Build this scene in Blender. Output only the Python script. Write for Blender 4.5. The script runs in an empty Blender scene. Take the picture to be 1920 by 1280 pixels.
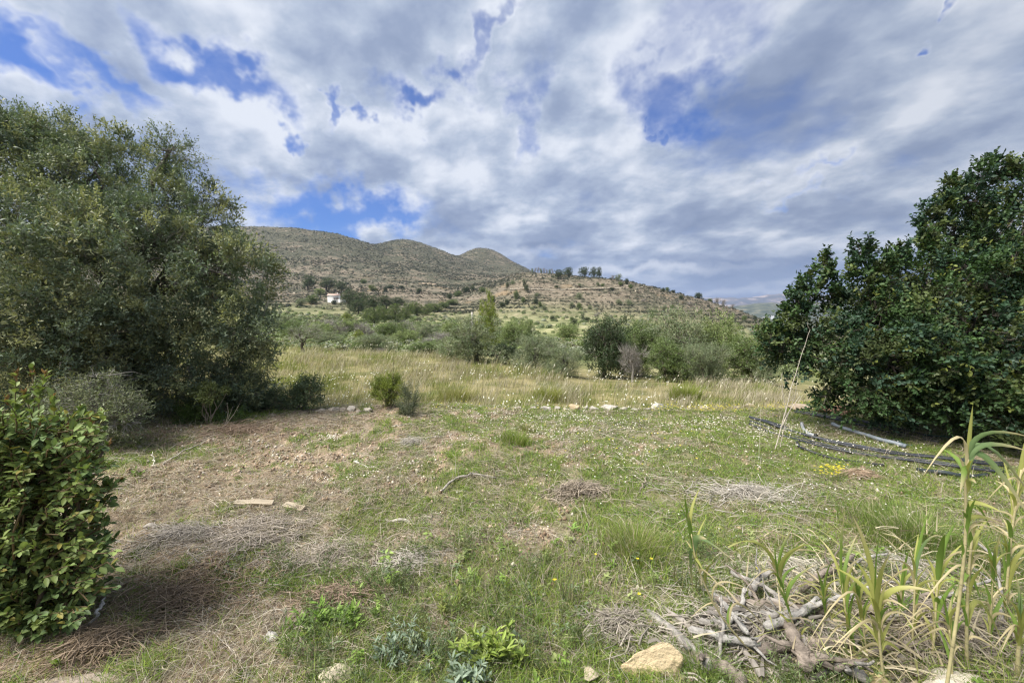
import bpy, math, random
import numpy as np
from mathutils import Vector

# ------------------------------------------------------------------ camera
SC = bpy.context.scene
COL = SC.collection
F = 760.0; PITCH = math.radians(4.5); EYE = 1.65
cam_d = bpy.data.cameras.new('camera'); cam = bpy.data.objects.new('camera', cam_d); COL.objects.link(cam)
cam.location = (0, 0, EYE); cam.rotation_euler = (math.pi/2 - PITCH, 0, 0)
cam_d.sensor_width = 36.0; cam_d.lens = 36.0*F/1920.0
cam_d.clip_start = 0.05; cam_d.clip_end = 60000
SC.camera = cam
SC.cycles.use_denoising = True; SC.cycles.denoising_prefilter = 'ACCURATE'; SC.cycles.pixel_filter_type = 'BLACKMAN_HARRIS'; SC.cycles.filter_width = 1.3
CP, SP = math.cos(PITCH), math.sin(PITCH)
def ray(px, py):
    u = (px-960)/F; v = (640-py)/F
    return (u, CP+v*SP, -SP+v*CP)
def P(px, py, d):
    x, y, z = ray(px, py)
    return np.array([x/y*d, d, EYE+z/y*d])

# ------------------------------------------------------------------ exposure, sun, sky
SC.view_settings.view_transform = 'Standard'; SC.view_settings.look = 'None'
SC.view_settings.exposure = 0.68; SC.view_settings.gamma = 1.0
SC.view_settings.use_curve_mapping = False
SUN_AZ = math.radians(-112)      # where the sun stands, measured from +Y towards +X
SUN_EL = math.radians(56)
sd = Vector((math.sin(SUN_AZ)*math.cos(SUN_EL), math.cos(SUN_AZ)*math.cos(SUN_EL), math.sin(SUN_EL)))
sl = bpy.data.lights.new('sun', 'SUN'); so = bpy.data.objects.new('sun', sl); COL.objects.link(so)
sl.energy = 5.0; sl.angle = math.radians(32.0); sl.color = (1.0, 0.95, 0.87)
so.rotation_euler = sd.to_track_quat('Z', 'Y').to_euler()

W = bpy.data.worlds.new('World'); SC.world = W; W.use_nodes = True
class NT:
    """tiny node-tree writer"""
    def __init__(s, nt): s.nt = nt; s.nt.nodes.clear()
    def n(s, t, **kw):
        n = s.nt.nodes.new(t)
        for k, v in kw.items():
            if k.startswith('i_'):
                k = k[2:]; k = int(k) if k.isdigit() else k.replace('_', ' ')
                s.set(n.inputs[k], v)
            else: setattr(n, k, v)
        return n
    def set(s, sock, v):
        if isinstance(v, bpy.types.NodeSocket): s.nt.links.new(v, sock)
        else: sock.default_value = v
    def m(s, op, a, b=None, c=None, clamp=False):
        n = s.nt.nodes.new('ShaderNodeMath'); n.operation = op; n.use_clamp = clamp
        for i, v in enumerate((a, b, c)):
            if v is not None: s.set(n.inputs[i], v)
        return n.outputs[0]
    def vm(s, op, a, b=None):
        n = s.nt.nodes.new('ShaderNodeVectorMath'); n.operation = op
        s.set(n.inputs[0], a)
        if b is not None: s.set(n.inputs[1], b)
        return n.outputs['Value'] if op in ('LENGTH', 'DOT_PRODUCT') else n.outputs[0]
    def mr(s, v, a, b, c=0.0, d=1.0, smooth=True):
        n = s.nt.nodes.new('ShaderNodeMapRange'); n.interpolation_type = 'SMOOTHSTEP' if smooth else 'LINEAR'
        s.set(n.inputs[0], v)
        for i, x in enumerate((a, b, c, d)): s.set(n.inputs[1+i], x)
        return n.outputs[0]
    def mix(s, f, a, b, mode='MIX'):
        n = s.nt.nodes.new('ShaderNodeMix'); n.data_type = 'RGBA'; n.blend_type = mode
        s.set(n.inputs[0], f); s.set(n.inputs[6], c4(a)); s.set(n.inputs[7], c4(b))
        return n.outputs[2]
    def noise(s, vec, scale, detail=4, rough=.5, dist=0.0, dim='3D'):
        n = s.nt.nodes.new('ShaderNodeTexNoise'); n.noise_dimensions = dim
        s.set(n.inputs['Vector'], vec); n.inputs['Scale'].default_value = scale
        n.inputs['Detail'].default_value = detail; n.inputs['Roughness'].default_value = rough
        n.inputs['Distortion'].default_value = dist
        return n.outputs['Fac']
    def ramp(s, f, stops):
        n = s.nt.nodes.new('ShaderNodeValToRGB'); e = n.color_ramp.elements
        while len(e) < len(stops): e.new(0.5)
        for i, (p, c) in enumerate(stops): e[i].position = p; e[i].color = c4(c)
        s.set(n.inputs[0], f); return n.outputs[0]
def c4(c):
    if isinstance(c, bpy.types.NodeSocket): return c
    return (c[0], c[1], c[2], 1.0) if len(c) == 3 else c

def build_sky():
    t = NT(W.node_tree)
    out = t.n('ShaderNodeOutputWorld'); bg = t.n('ShaderNodeBackground'); bg.inputs[1].default_value = 0.096
    t.nt.links.new(bg.outputs[0], out.inputs[0])
    sky = t.n('ShaderNodeTexSky', sky_type='NISHITA', sun_disc=False, sun_elevation=SUN_EL,
              sun_rotation=SUN_AZ, altitude=150.0, air_density=1.0, dust_density=0.6, ozone_density=2.2)
    D = t.n('ShaderNodeTexCoord').outputs['Generated']
    sep = t.n('ShaderNodeSeparateXYZ', i_0=D)
    zz = t.m('ADD', t.m('MAXIMUM', sep.outputs[2], 0.0), 0.30)
    u = t.m('DIVIDE', sep.outputs[0], zz); v = t.m('DIVIDE', sep.outputs[1], zz)
    # cloud-deck plane; streets run along the view axis, so the deck is stretched that way
    uv = t.n('ShaderNodeCombineXYZ', i_0=t.m('ADD', t.m('MULTIPLY', u, 1.0), t.m('MULTIPLY', v, 0.12)), i_1=t.m('MULTIPLY', v, 0.95), i_2=0.0).outputs[0]
    big = t.noise(uv, 1.1, 2, .5, .15)
    med = t.noise(uv, 3.0, 6, .50, .15); med2 = t.noise(t.vm('ADD', uv, (.015, .075, 0)), 3.0, 3, .45, .15)
    fine = t.noise(uv, 9.5, 4, .58, .1)
    # distort directions so the openings get cloudy edges
    dn = t.n('ShaderNodeTexNoise'); t.set(dn.inputs['Vector'], D); dn.inputs['Scale'].default_value = 9.0; dn.inputs['Detail'].default_value = 4; dn.inputs['Roughness'].default_value=.58
    wob = t.vm('MULTIPLY', t.vm('SUBTRACT', dn.outputs['Color'], (.5, .5, .5)), (.34, .34, .28))
    DD = t.vm('ADD', D, wob)
    gaps = [(640,402,120,36,1.0,0),(585,390,50,22,.8,0),(700,410,60,22,1,0),(1262,175,95,62,.9,20),(1330,50,100,50,.55,0),(395,120,110,34,.95,12),(20,120,70,38,1,0),
            (170,150,110,22,.8,25),(790,198,58,24,.95,0),(865,125,34,30,.85,-50),(915,50,22,60,.7,20),(515,246,26,18,.9,0),(658,210,20,16,.8,0),
            (1748,62,16,14,.8,0),(1510,325,40,9,.5,0),(1470,384,40,9,.45,0),(470,160,60,22,.7,20),(980,200,22,70,.55,0),(1235,235,22,14,.9,0),(310,60,60,16,.4,25)]
    g = None
    for (px, py, rx, ry, s_, rot) in gaps:
        d0 = Vector(ray(px, py)).normalized()
        right = Vector((d0.y, -d0.x, 0)).normalized(); up = right.cross(d0).normalized()
        if up.z < 0: up = -up
        a = math.radians(-rot); r2 = right*math.cos(a)+up*math.sin(a); u2 = -right*math.sin(a)+up*math.cos(a)
        k = 1.0/Vector(ray(px, py)).length
        dv = t.vm('SUBTRACT', DD, tuple(d0))
        x_ = t.m('DIVIDE', t.vm('DOT_PRODUCT', dv, tuple(r2)), rx/F*k*1.15)
        y_ = t.m('DIVIDE', t.vm('DOT_PRODUCT', dv, tuple(u2)), ry/F*k*1.25)
        r = t.m('SQRT', t.m('ADD', t.m('MULTIPLY', x_, x_), t.m('MULTIPLY', y_, y_)))
        w = t.m('MULTIPLY', t.mr(r, 0.2, 1.7, 1, 0), s_)
        g = w if g is None else t.m('MAXIMUM', g, w)
    thin = t.mr(t.m('ADD', t.m('MULTIPLY', big, .6), t.m('MULTIPLY', med, .4)), .47, .34, 0, .36)
    gap = t.m('ADD', t.m('MAXIMUM', g, thin), t.m('MULTIPLY', t.m('SUBTRACT', .5, t.m('ADD', t.m('MULTIPLY', fine, .5), t.m('MULTIPLY', med, .5))), 1.15), clamp=True)
    # the deck: grey undersides, white lit tops
    low = t.mr(sep.outputs[2], 0.42, 0.06)
    right_ = t.mr(sep.outputs[0], -.1, .7)
    b = t.m('ADD', t.m('MULTIPLY', med, .60), t.m('ADD', t.m('MULTIPLY', fine, .20), t.m('MULTIPLY', big, .30)))
    b = t.m('ADD', b, t.m('MULTIPLY', t.m('SUBTRACT', med2, med), .55))
    midband = t.m('MULTIPLY', t.mr(sep.outputs[2], .10, .24), t.mr(sep.outputs[2], .50, .30))
    b = t.m('ADD', b, t.m('MULTIPLY', midband, .035))
    b = t.m('ADD', b, t.m('MULTIPLY', g, .10))
    b = t.m('SUBTRACT', b, t.m('MULTIPLY', low, .045))
    cl = t.ramp(b, [(.41, (1.48,1.92,2.95)), (.495, (2.10,2.58,3.65)), (.555, (3.1,3.6,4.55)), (.635, (5.2,5.5,6.1))])
    hz = t.mr(sep.outputs[2], .17, .01)
    cl = t.mix(t.m('MULTIPLY', t.m('MULTIPLY', hz, t.mr(sep.outputs[0], -.15, .35)), .62), cl, (1.3, 2.0, 3.6))
    # bright slot far off above the ridge
    for (px, py, rx, ry, s_) in [(1180,508,190,10,.6),(1010,470,120,9,.35),(1250,500,90,8,.4),(1420,548,300,8,.35),(830,475,80,14,.5),(500,405,60,16,.4),(1500,470,200,10,.25)]:
        d0 = Vector(ray(px, py)).normalized(); k = 1.0/Vector(ray(px, py)).length
        right = Vector((d0.y, -d0.x, 0)).normalized(); up = right.cross(d0).normalized()
        dv = t.vm('SUBTRACT', t.vm('ADD', D, t.vm('MULTIPLY', wob, (.35,.35,.35))), tuple(d0))
        x_ = t.m('DIVIDE', t.vm('DOT_PRODUCT', dv, tuple(right)), rx/F*k); y_ = t.m('DIVIDE', t.vm('DOT_PRODUCT', dv, tuple(up)), ry/F*k)
        r = t.m('SQRT', t.m('ADD', t.m('MULTIPLY', x_, x_), t.m('MULTIPLY', y_, y_)))
        cl = t.mix(t.m('MULTIPLY', t.mr(r, 0, 1.4, 1, 0), s_), cl, (5.4, 5.7, 6.3))
    blue = t.mix(1.0, sky.outputs[0], (.25, .48, .92), 'MULTIPLY')
    shade = t.m('SUBTRACT', 1.0, t.m('MULTIPLY', t.mr(sep.outputs[0], .1, .75), .14)); cl = t.mix(1.0, cl, t.n('ShaderNodeCombineXYZ', i_0=shade, i_1=shade, i_2=shade).outputs[0], 'MULTIPLY')
    col = t.mix(t.mr(gap, .05, 1.08, 0, .97), cl, blue)
    t.set(bg.inputs[0], col)
build_sky()
W.cycles.sampling_method = 'MANUAL'; W.cycles.sample_map_resolution = 256

# ------------------------------------------------------------------ numpy helpers
RNG = np.random.default_rng(7)
def _h(ix, iy, s):
    n = (ix.astype(np.int64)*374761393 + iy.astype(np.int64)*668265263 + s*1442695041) & 0xffffffff
    n = ((n ^ (n >> 13))*1274126177) & 0xffffffff
    n = ((n ^ (n >> 16))*2246822519) & 0xffffffff
    return ((n ^ (n >> 15)) & 0xffffff)/16777215.0
def vn(x, y, s=0):
    x = np.asarray(x, float); y = np.asarray(y, float)
    ix = np.floor(x); iy = np.floor(y); fx = x-ix; fy = y-iy
    fx = fx*fx*(3-2*fx); fy = fy*fy*(3-2*fy)
    a = _h(ix, iy, s); b = _h(ix+1, iy, s); c = _h(ix, iy+1, s); d = _h(ix+1, iy+1, s)
    return (a+(b-a)*fx)*(1-fy)+(c+(d-c)*fx)*fy
def fbm(x, y, s=0, o=4, g=.5):
    x = np.asarray(x, float); y = np.asarray(y, float)
    r = 0; a = 1; t = 0
    for i in range(o):
        r = r+a*vn(x*2**i+17.3*i, y*2**i-9.1*i, s+i); t += a; a *= g
    return r/t
def sstep(x, a, b):
    t = np.clip((np.asarray(x, float)-a)/(b-a), 0, 1); return t*t*(3-2*t)
def norm(v): return v/np.maximum(np.linalg.norm(v, axis=-1, keepdims=True), 1e-9)

def tag(o, label=None, cat=None, group=None, kind=None):
    if label: o['label'] = label
    if cat: o['category'] = cat
    if group: o['group'] = group
    if kind: o['kind'] = kind
    return o
def thing(name, label, cat, loc=(0,0,0), group=None):
    o = bpy.data.objects.new(name, None); COL.objects.link(o); o.location = tuple(loc); o.empty_display_size = .1
    return tag(o, label, cat, group)
class MB:
    """collects vertices, faces of any size and a colour per vertex; build() links them as one mesh object"""
    def __init__(s): s.v = []; s.f = []; s.c = []; s.n = 0
    def add(s, V, faces, C=(1, 1, 1)):
        V = np.asarray(V, float).reshape(-1, 3)
        C = np.broadcast_to(np.asarray(C, float), (len(V), 3)) if np.ndim(C) == 1 else np.asarray(C).reshape(-1, 3)
        s.v.append(V); s.c.append(C)
        for f in (faces if isinstance(faces, list) else [faces]):
            s.f.append(np.asarray(f, np.int64)+s.n)
        s.n += len(V); return s
    def build(s, name, mat, parent=None, smooth=False, origin=None):
        V = np.concatenate(s.v); C = np.concatenate(s.c)
        if origin is not None: V = V-np.asarray(origin)
        me = bpy.data.meshes.new(name)
        cnt = np.concatenate([np.full(len(f), f.shape[1], np.int32) for f in s.f])
        loops = np.concatenate([f.ravel() for f in s.f]).astype(np.int32)
        me.vertices.add(len(V)); me.vertices.foreach_set('co', V.astype(np.float32).ravel())
        me.loops.add(len(loops)); me.loops.foreach_set('vertex_index', loops)
        me.polygons.add(len(cnt)); st = np.zeros(len(cnt), np.int32); st[1:] = np.cumsum(cnt)[:-1]
        me.polygons.foreach_set('loop_start', st)
        me.update(calc_edges=True)
        a = me.color_attributes.new('Col', 'FLOAT_COLOR', 'POINT')
        cc = np.ones((len(V), 4), np.float32); cc[:, :3] = C; a.data.foreach_set('color', cc.ravel())
        if smooth: me.polygons.foreach_set('use_smooth', np.ones(len(cnt), bool))
        me.materials.append(mat)
        o = bpy.data.objects.new(name, me); COL.objects.link(o)
        if parent is not None: o.parent = parent
        return o

# ------------------------------------------------------------------ materials
def mat(name): 
    m = bpy.data.materials.new(name); m.use_nodes = True; return m, NT(m.node_tree)
def leaf_mat(name, rough=.55, trans=.25, spec=.35, var=.0):
    m, t = mat(name); out = t.n('ShaderNodeOutputMaterial')
    a = t.n('ShaderNodeAttribute', attribute_name='Col').outputs['Color']
    b = t.n('ShaderNodeBsdfPrincipled'); t.set(b.inputs['Base Color'], a); b.inputs['Roughness'].default_value = rough
    b.inputs['Specular IOR Level'].default_value = spec
    tr = t.n('ShaderNodeBsdfTranslucent'); t.set(tr.inputs[0], t.mix(1.0, a, (1.25, 1.3, .7), 'MULTIPLY'))
    mx = t.n('ShaderNodeMixShader'); mx.inputs[0].default_value = trans
    t.nt.links.new(b.outputs[0], mx.inputs[1]); t.nt.links.new(tr.outputs[0], mx.inputs[2]); t.nt.links.new(mx.outputs[0], out.inputs[0])
    return m
def attr_mat(name, rough=.85, nscale=30, namp=.35, bump=.4, bscale=60, bd=.01, spec=.3, coord='Object', stretch=(1,1,1)):
    m, t = mat(name); out = t.n('ShaderNodeOutputMaterial')
    co = t.vm('MULTIPLY', t.n('ShaderNodeTexCoord').outputs[coord], stretch)
    a = t.n('ShaderNodeAttribute', attribute_name='Col').outputs['Color']
    n = t.noise(co, nscale, 5, .6)
    f = t.mr(n, .3, .7, 1-namp, 1+namp, False)
    g = t.n('ShaderNodeCombineXYZ', i_0=f, i_1=f, i_2=f).outputs[0]
    b = t.n('ShaderNodeBsdfPrincipled'); t.set(b.inputs['Base Color'], t.mix(1.0, a, g, 'MULTIPLY')); b.inputs['Roughness'].default_value = rough
    b.inputs['Specular IOR Level'].default_value = spec
    bp = t.n('ShaderNodeBump'); bp.inputs['Strength'].default_value = bump; bp.inputs['Distance'].default_value = bd
    t.set(bp.inputs['Height'], t.noise(co, bscale, 5, .65)); t.nt.links.new(bp.outputs[0], b.inputs['Normal'])
    t.nt.links.new(b.outputs[0], out.inputs[0]); return m
M_leaf = leaf_mat('foliage_leaf', .5, .22, .3)
M_gloss = leaf_mat('glossy_leaf', .52, .2, .28)
M_grass = leaf_mat('grass_blade', .6, .32, .2)
M_dry = leaf_mat('dry_blade', .75, .2, .15)
M_petal = leaf_mat('petal', .6, .2, .2)
M_bark = attr_mat('bark', .9, 18, .4, .7, 45, .02, stretch=(1,1,.35))
M_twig = attr_mat('twig_wood', .85, 25, .25, .3, 60, .004)
M_weather = attr_mat('weathered_wood', .95, 38, .55, 1.0, 70, .012, spec=.1, stretch=(.5,.5,1.6))
M_stone = attr_mat('limestone', .9, 9, .28, .8, 22, .02)
M_plastic = attr_mat('hose_plastic', .5, 12, .25, .1, 20, .003, spec=.4)
M_wall = attr_mat('plaster', .85, 2, .08, .1, 6, .01)
M_plank = attr_mat('plank_wood', .8, 10, .2, .4, 40, .003, stretch=(.2,1,1))

# ------------------------------------------------------------------ terrain
# columns of the view fan: for each, the row at which the ground at a given distance stands in the view
R0 = [30, 60, 100, 160, 220, 300, 400, 550, 750, 900, 1100, 1300, 1500]
TAB = {
 970: [654,637,623,613,591,558,528,514,516,513,503,496,500],
 955: [654,637,623,613,591,560,531,519,518,513,502,485,492],
 938: [654,637,623,613,592,562,535,524,520,512,500,473,485],
 920: [653,637,622,612,593,566,540,527,520,510,497,464,480],
 886: [653,637,622,612,594,572,548,532,517,505,490,464,480],
 874: [653,637,622,611,595,574,552,534,515,502,486,472,484],
 718: [651,634,619,605,591,570,549,524,490,463,457,466,482],
 -1400:[700,670,655,650,600,560,520,490,470,470,480,500,520],
 -300: [690,655,630,600,578,550,520,485,440,424,440,460,480],
 300:  [665,640,622,598,578,552,527,492,446,423,436,455,475],
 470:  [655,634,619,598,580,560,538,505,455,423,437,455,475],
 560:  [652,633,618,600,584,564,542,512,461,425,438,455,475],
 640:  [651,633,618,602,588,566,546,518,474,437,450,465,485],
 700:  [651,634,619,604,590,569,548,523,487,458,460,470,485],
 735: [651,634,620,605,591,571,549,525,492,468,450,462,480],
 765:  [651,634,620,606,592,572,550,527,495,472,447,461,480],
 800:  [651,635,620,607,593,573,552,530,500,481,456,468,485],
 835:  [652,636,621,608,594,574,554,533,506,489,470,478,490],
  848:[652,636,621,609,595,575,555,535,510,494,476,482,490],
 862:  [652,636,622,610,596,576,556,536,513,498,482,480,490],
 900: [653,637,622,612,594,570,545,530,519,508,493,461,478],
 985:  [655,638,624,614,590,555,524,510,514,512,506,500,505],
 1050: [656,639,625,613,591,560,526,514,532,535,540,545,550],
 1120: [660,641,627,614,593,565,520,521,540,550,556,560,565],
 1180: [663,643,630,617,597,571,528,534,552,562,568,572,575],
 1250: [668,646,634,621,601,577,544,552,572,580,585,588,590],
 1310: [670,650,638,626,607,583,558,572,590,596,600,602,602],
 1380: [672,654,643,633,616,594,579,598,612,614,612,610,608],
 1440: [675,660,650,642,626,604,603,622,626,622,618,614,611],
 1500: [680,668,660,655,645,630,630,640,635,628,622,616,612],
 1620: [690,680,676,672,666,662,655,648,638,630,622,616,612],
 3300: [720,700,690,684,676,668,658,648,638,630,622,616,612],
}
_cx = np.array(sorted(TAB)); _lr = np.log(R0)
def _row2z(py, d, px):
    out = np.zeros(len(d))
    for i in range(len(d)):
        x, y, z = ray(px, py[i]); out[i] = EYE+z/y*d[i]
    return out
_Z = np.stack([_row2z(TAB[k], R0, k) for k in _cx])        # col x dist
LR = np.concatenate([np.linspace(_lr[0], math.log(140), 24)[:-1], np.log(np.arange(140, 620, 8.0)), np.linspace(math.log(620), _lr[-1], 40)])
def _sm(a, k):
    for _ in range(k):
        b = a.copy(); b[1:-1] = .25*a[:-2]+.5*a[1:-1]+.25*a[2:]; a = b
    return a
CX = np.concatenate([[-1400], np.arange(-400, 2000, 10.0), [3300]])
_Zr = np.stack([np.interp(LR, _lr, _Z[i]) for i in range(len(_cx))])
ZG = np.stack([np.interp(CX, _cx, _Zr[:, j]) for j in range(len(LR))], 1)
ZG = _sm(ZG, 1); ZG = _sm(ZG.T, 1).T
def bil(gx, gy, G, x, y):
    ix = np.clip(np.searchsorted(gx, x)-1, 0, len(gx)-2); iy = np.clip(np.searchsorted(gy, y)-1, 0, len(gy)-2)
    fx = np.clip((x-gx[ix])/(gx[ix+1]-gx[ix]), 0, 1); fy = np.clip((y-gy[iy])/(gy[iy+1]-gy[iy]), 0, 1)
    return (G[ix, iy]*(1-fx)+G[ix+1, iy]*fx)*(1-fy)+(G[ix, iy+1]*(1-fx)+G[ix+1, iy+1]*fx)*fy
def terrace_z(x, y):
    """the near terrace, its low stone edge at Y = 6.85 and the tall-grass terrace a step below it"""
    z = (fbm(x*.45, y*.45, 3, 3)-.5)*.22 + (fbm(x*2.2, y*2.2, 5, 3)-.5)*.07
    cl = fbm(x*9, y*9, 9, 3)
    z = z + (cl-.5)*(.05+.035*sstep(-x, -.3, .8))*sstep(fbm(x*.8, y*.8, 31, 2)+.12*sstep(-x, 0, 1), .33, .55)
    z = z - .05*sstep(-x, .6, 2.4)*sstep(3.2-y, 0, 1.5)
    z = z + .10*sstep(x, 3.8, 6)*sstep(y, 5.0, 6.4)
    st = sstep(y+.25*(vn(x*.9, x*0, 44)-.5), 6.8, 7.25)
    z2 = -.34 + (fbm(x*.3, y*.3, 23, 3)-.5)*.25 - .012*(y-7)
    return z*(1-st)+z2*st
def table_z(x, y):
    px = 960+x/y*F
    z = bil(CX, LR, ZG, px, np.log(np.clip(y, 30.5, 1499)))
    amp = .0035*np.clip(y, 30, 1500)
    z = z + (fbm(x/(.06*y+4), y/(.06*y+4), 60, 4)-.5)*np.minimum(amp*1.3, 4.5)
    # dry-stone terraces of the nearer hill
    tz = sstep(px, 900, 985)*sstep(y, 165, 230)*sstep(1500-px, 0, 60)*(1-sstep(y, 520, 600))
    q = 2.4; w = z+(fbm(x/60, y/60, 70, 2)-.5)*2.5
    fr = w/q-np.floor(w/q)
    z = z + tz*.62*q*(sstep(fr, .88, 1.0)-fr)
    lo = sstep(px, 470, 520)*sstep(y, 245, 270)*(1-sstep(y, 330, 420))*(1-sstep(px, 860, 920))
    q = 2.2; fr = z/q-np.floor(z/q); z = z+lo*.7*q*(sstep(fr, .75, 1.0)-fr)
    # coastal plain, the low hill and the mountains far off
    pl = -60.0+0*x
    z = z*(1-sstep(y, 1350, 2100))+pl*sstep(y, 1350, 2100)
    rise = sstep(px, 1180, 1320)
    m1 = np.interp(px, [600,1300,1370,1395,1420,1445,1475,1510,1600,2400], [60,70,92,108,124,128,124,112,135,140])
    m1 = m1*np.exp(-((y-4000)/520)**2)*(.93+.14*fbm(px/14, y/260, 81, 4))
    m2 = np.interp(px, [300,1250,1360,1400,1430,1458,1482,1510,1600,1800,2600], [190,230,262,276,300,338,316,290,330,260,200])
    m2 = m2*np.exp(-((y-6900)/900)**2)*(.90+.20*fbm(px/22, y/420, 83, 5))
    return z+np.maximum(m1, m2)
# edge of the tall-grass terrace: where the land starts to fall away, by view column
def edge_d(x, y):
    px = 960+x/np.maximum(y, .5)*F
    return np.interp(px, [300, 560, 780, 860, 930, 990, 1100, 1440, 1500, 1900], [24, 22, 19, 17, 16.5, 13, 10.8, 10.6, 9.0, 8.5])
def H(x, y):
    x = np.asarray(x, float); y = np.asarray(y, float); yy = np.maximum(y, 1e-3)
    a = terrace_z(x, np.minimum(y, 40)); e = edge_d(x, y)
    b = table_z(x, np.maximum(yy, 8)); b30 = table_z(x/yy*31, 0*yy+31)
    # between the edge and 30 m the ground falls steadily to the table
    f = np.clip((yy-e)/(31-e), 0, 1); f = 1-(1-f)**1.7
    mid = a*(1-f)+b30*f
    return np.where(y < e, a, np.where(y < 31, mid, b))
def ground_hit(px, py, dmax=7000):
    rx, ry, rz = ray(px, py)
    d = np.exp(np.linspace(math.log(.8), math.log(dmax), 420))
    g = H(rx/ry*d, d); z = EYE+rz/ry*d
    i = np.argmax(z <= g)
    if z[i] <= g[i] and i > 0:
        d = np.linspace(d[i-1], d[i], 12); g = H(rx/ry*d, d); z = EYE+rz/ry*d; i = np.argmax(z <= g)
    if z[i] > g[i]: i = len(d)-1
    if i > 0:
        a = (z[i-1]-g[i-1]); b = (g[i]-z[i]); k = a/(a+b+1e-9); dd = d[i-1]+(d[i]-d[i-1])*k
    else: dd = d[i]
    x = rx/ry*dd
    return np.array([x, dd, float(H(np.array([x]), np.array([dd]))[0])])
def zat(x, y): return float(H(np.array([x]), np.array([y]))[0])

def green_mask(x, y):
    """how much green grows here: lush to the right and middle, sparse on the scraped left side"""
    n = fbm(x*.9+3, y*1.1, 12, 3); n2 = fbm(x*3.3, y*3.3, 15, 3); n3 = fbm(x*11, y*11, 18, 2)
    t = .41+.32*sstep(x, -2.3, .2)+.22*sstep(-x, 2.8, 3.6)*sstep(y, 3.6, 4.6)+.10*sstep(x, 1.0, 3.5)-.10*sstep(-x, 1.4, 3.0)
    t = t + .16*sstep(2.7-y, 0, .9)*sstep(x, -.9, -.1)
    t = t + .10*sstep(y, 5.6, 6.7)-.10*sstep(-x, .5, 1.1)*sstep(3.3-y, 0, .8)+.05*sstep(-x, .4, 1.2)-.07*sstep(y, 3.2, 4)*sstep(1.2-x, 0, 1)
    return sstep(n*.34+n2*.36+n3*.30, .70-t*.52, .86-t*.52)

def build_terrain():
    ts = np.concatenate([np.linspace(-3, -1.42, 90)[:-1], np.arange(-1.42, 1.42, .0042), np.linspace(1.42, 3, 90)])
    dn = np.concatenate([np.linspace(-8, 1.0, 28)[:-1], np.arange(1.0, 8.0, .036)])
    df = np.concatenate([np.exp(np.linspace(math.log(8), math.log(150), 110))[:-1], np.arange(150, 560, 1.9), np.exp(np.linspace(math.log(560), math.log(9000), 120))])
    def g(d): return np.where(d < 1500, d, 1500+(d-1500)*.55)
    rows = []
    for d in dn: rows.append((ts*8.0, np.full_like(ts, d)))
    for d in df: rows.append((ts*float(g(d)), np.full_like(ts, d)))
    X = np.stack([r[0] for r in rows]); Y = np.stack([r[1] for r in rows])
    Z = H(X, Y)
    gm = green_mask(X, Y)*(1-sstep(Y, 6.6, 7.2))
    ds = np.concatenate([dn, df])
    def piece(name, i0, i1, m):
        nx = len(ts); rr = np.arange(i0, i1)
        V = np.stack([X[i0:i1], Y[i0:i1], Z[i0:i1]], -1)
        C = np.stack([gm[i0:i1], 0*gm[i0:i1], 0*gm[i0:i1]], -1)
        a = (np.arange(i1-i0-1)[:, None]*nx+np.arange(nx-1)[None]).ravel()
        Fq = np.stack([a, a+1, a+nx+1, a+nx], 1)
        b = MB(); b.add(V, Fq, C.reshape(-1, 3)); o = b.build(name, m, smooth=True); tag(o, kind='structure'); return o
    k1 = int(np.searchsorted(ds, 150)); k2 = int(np.searchsorted(ds, 1450))
    piece('ground', 0, k1+1, ground_material())
    piece('hills', k1, k2+1, hill_material())
    piece('mountains', k2, len(ds), far_material())
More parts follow.
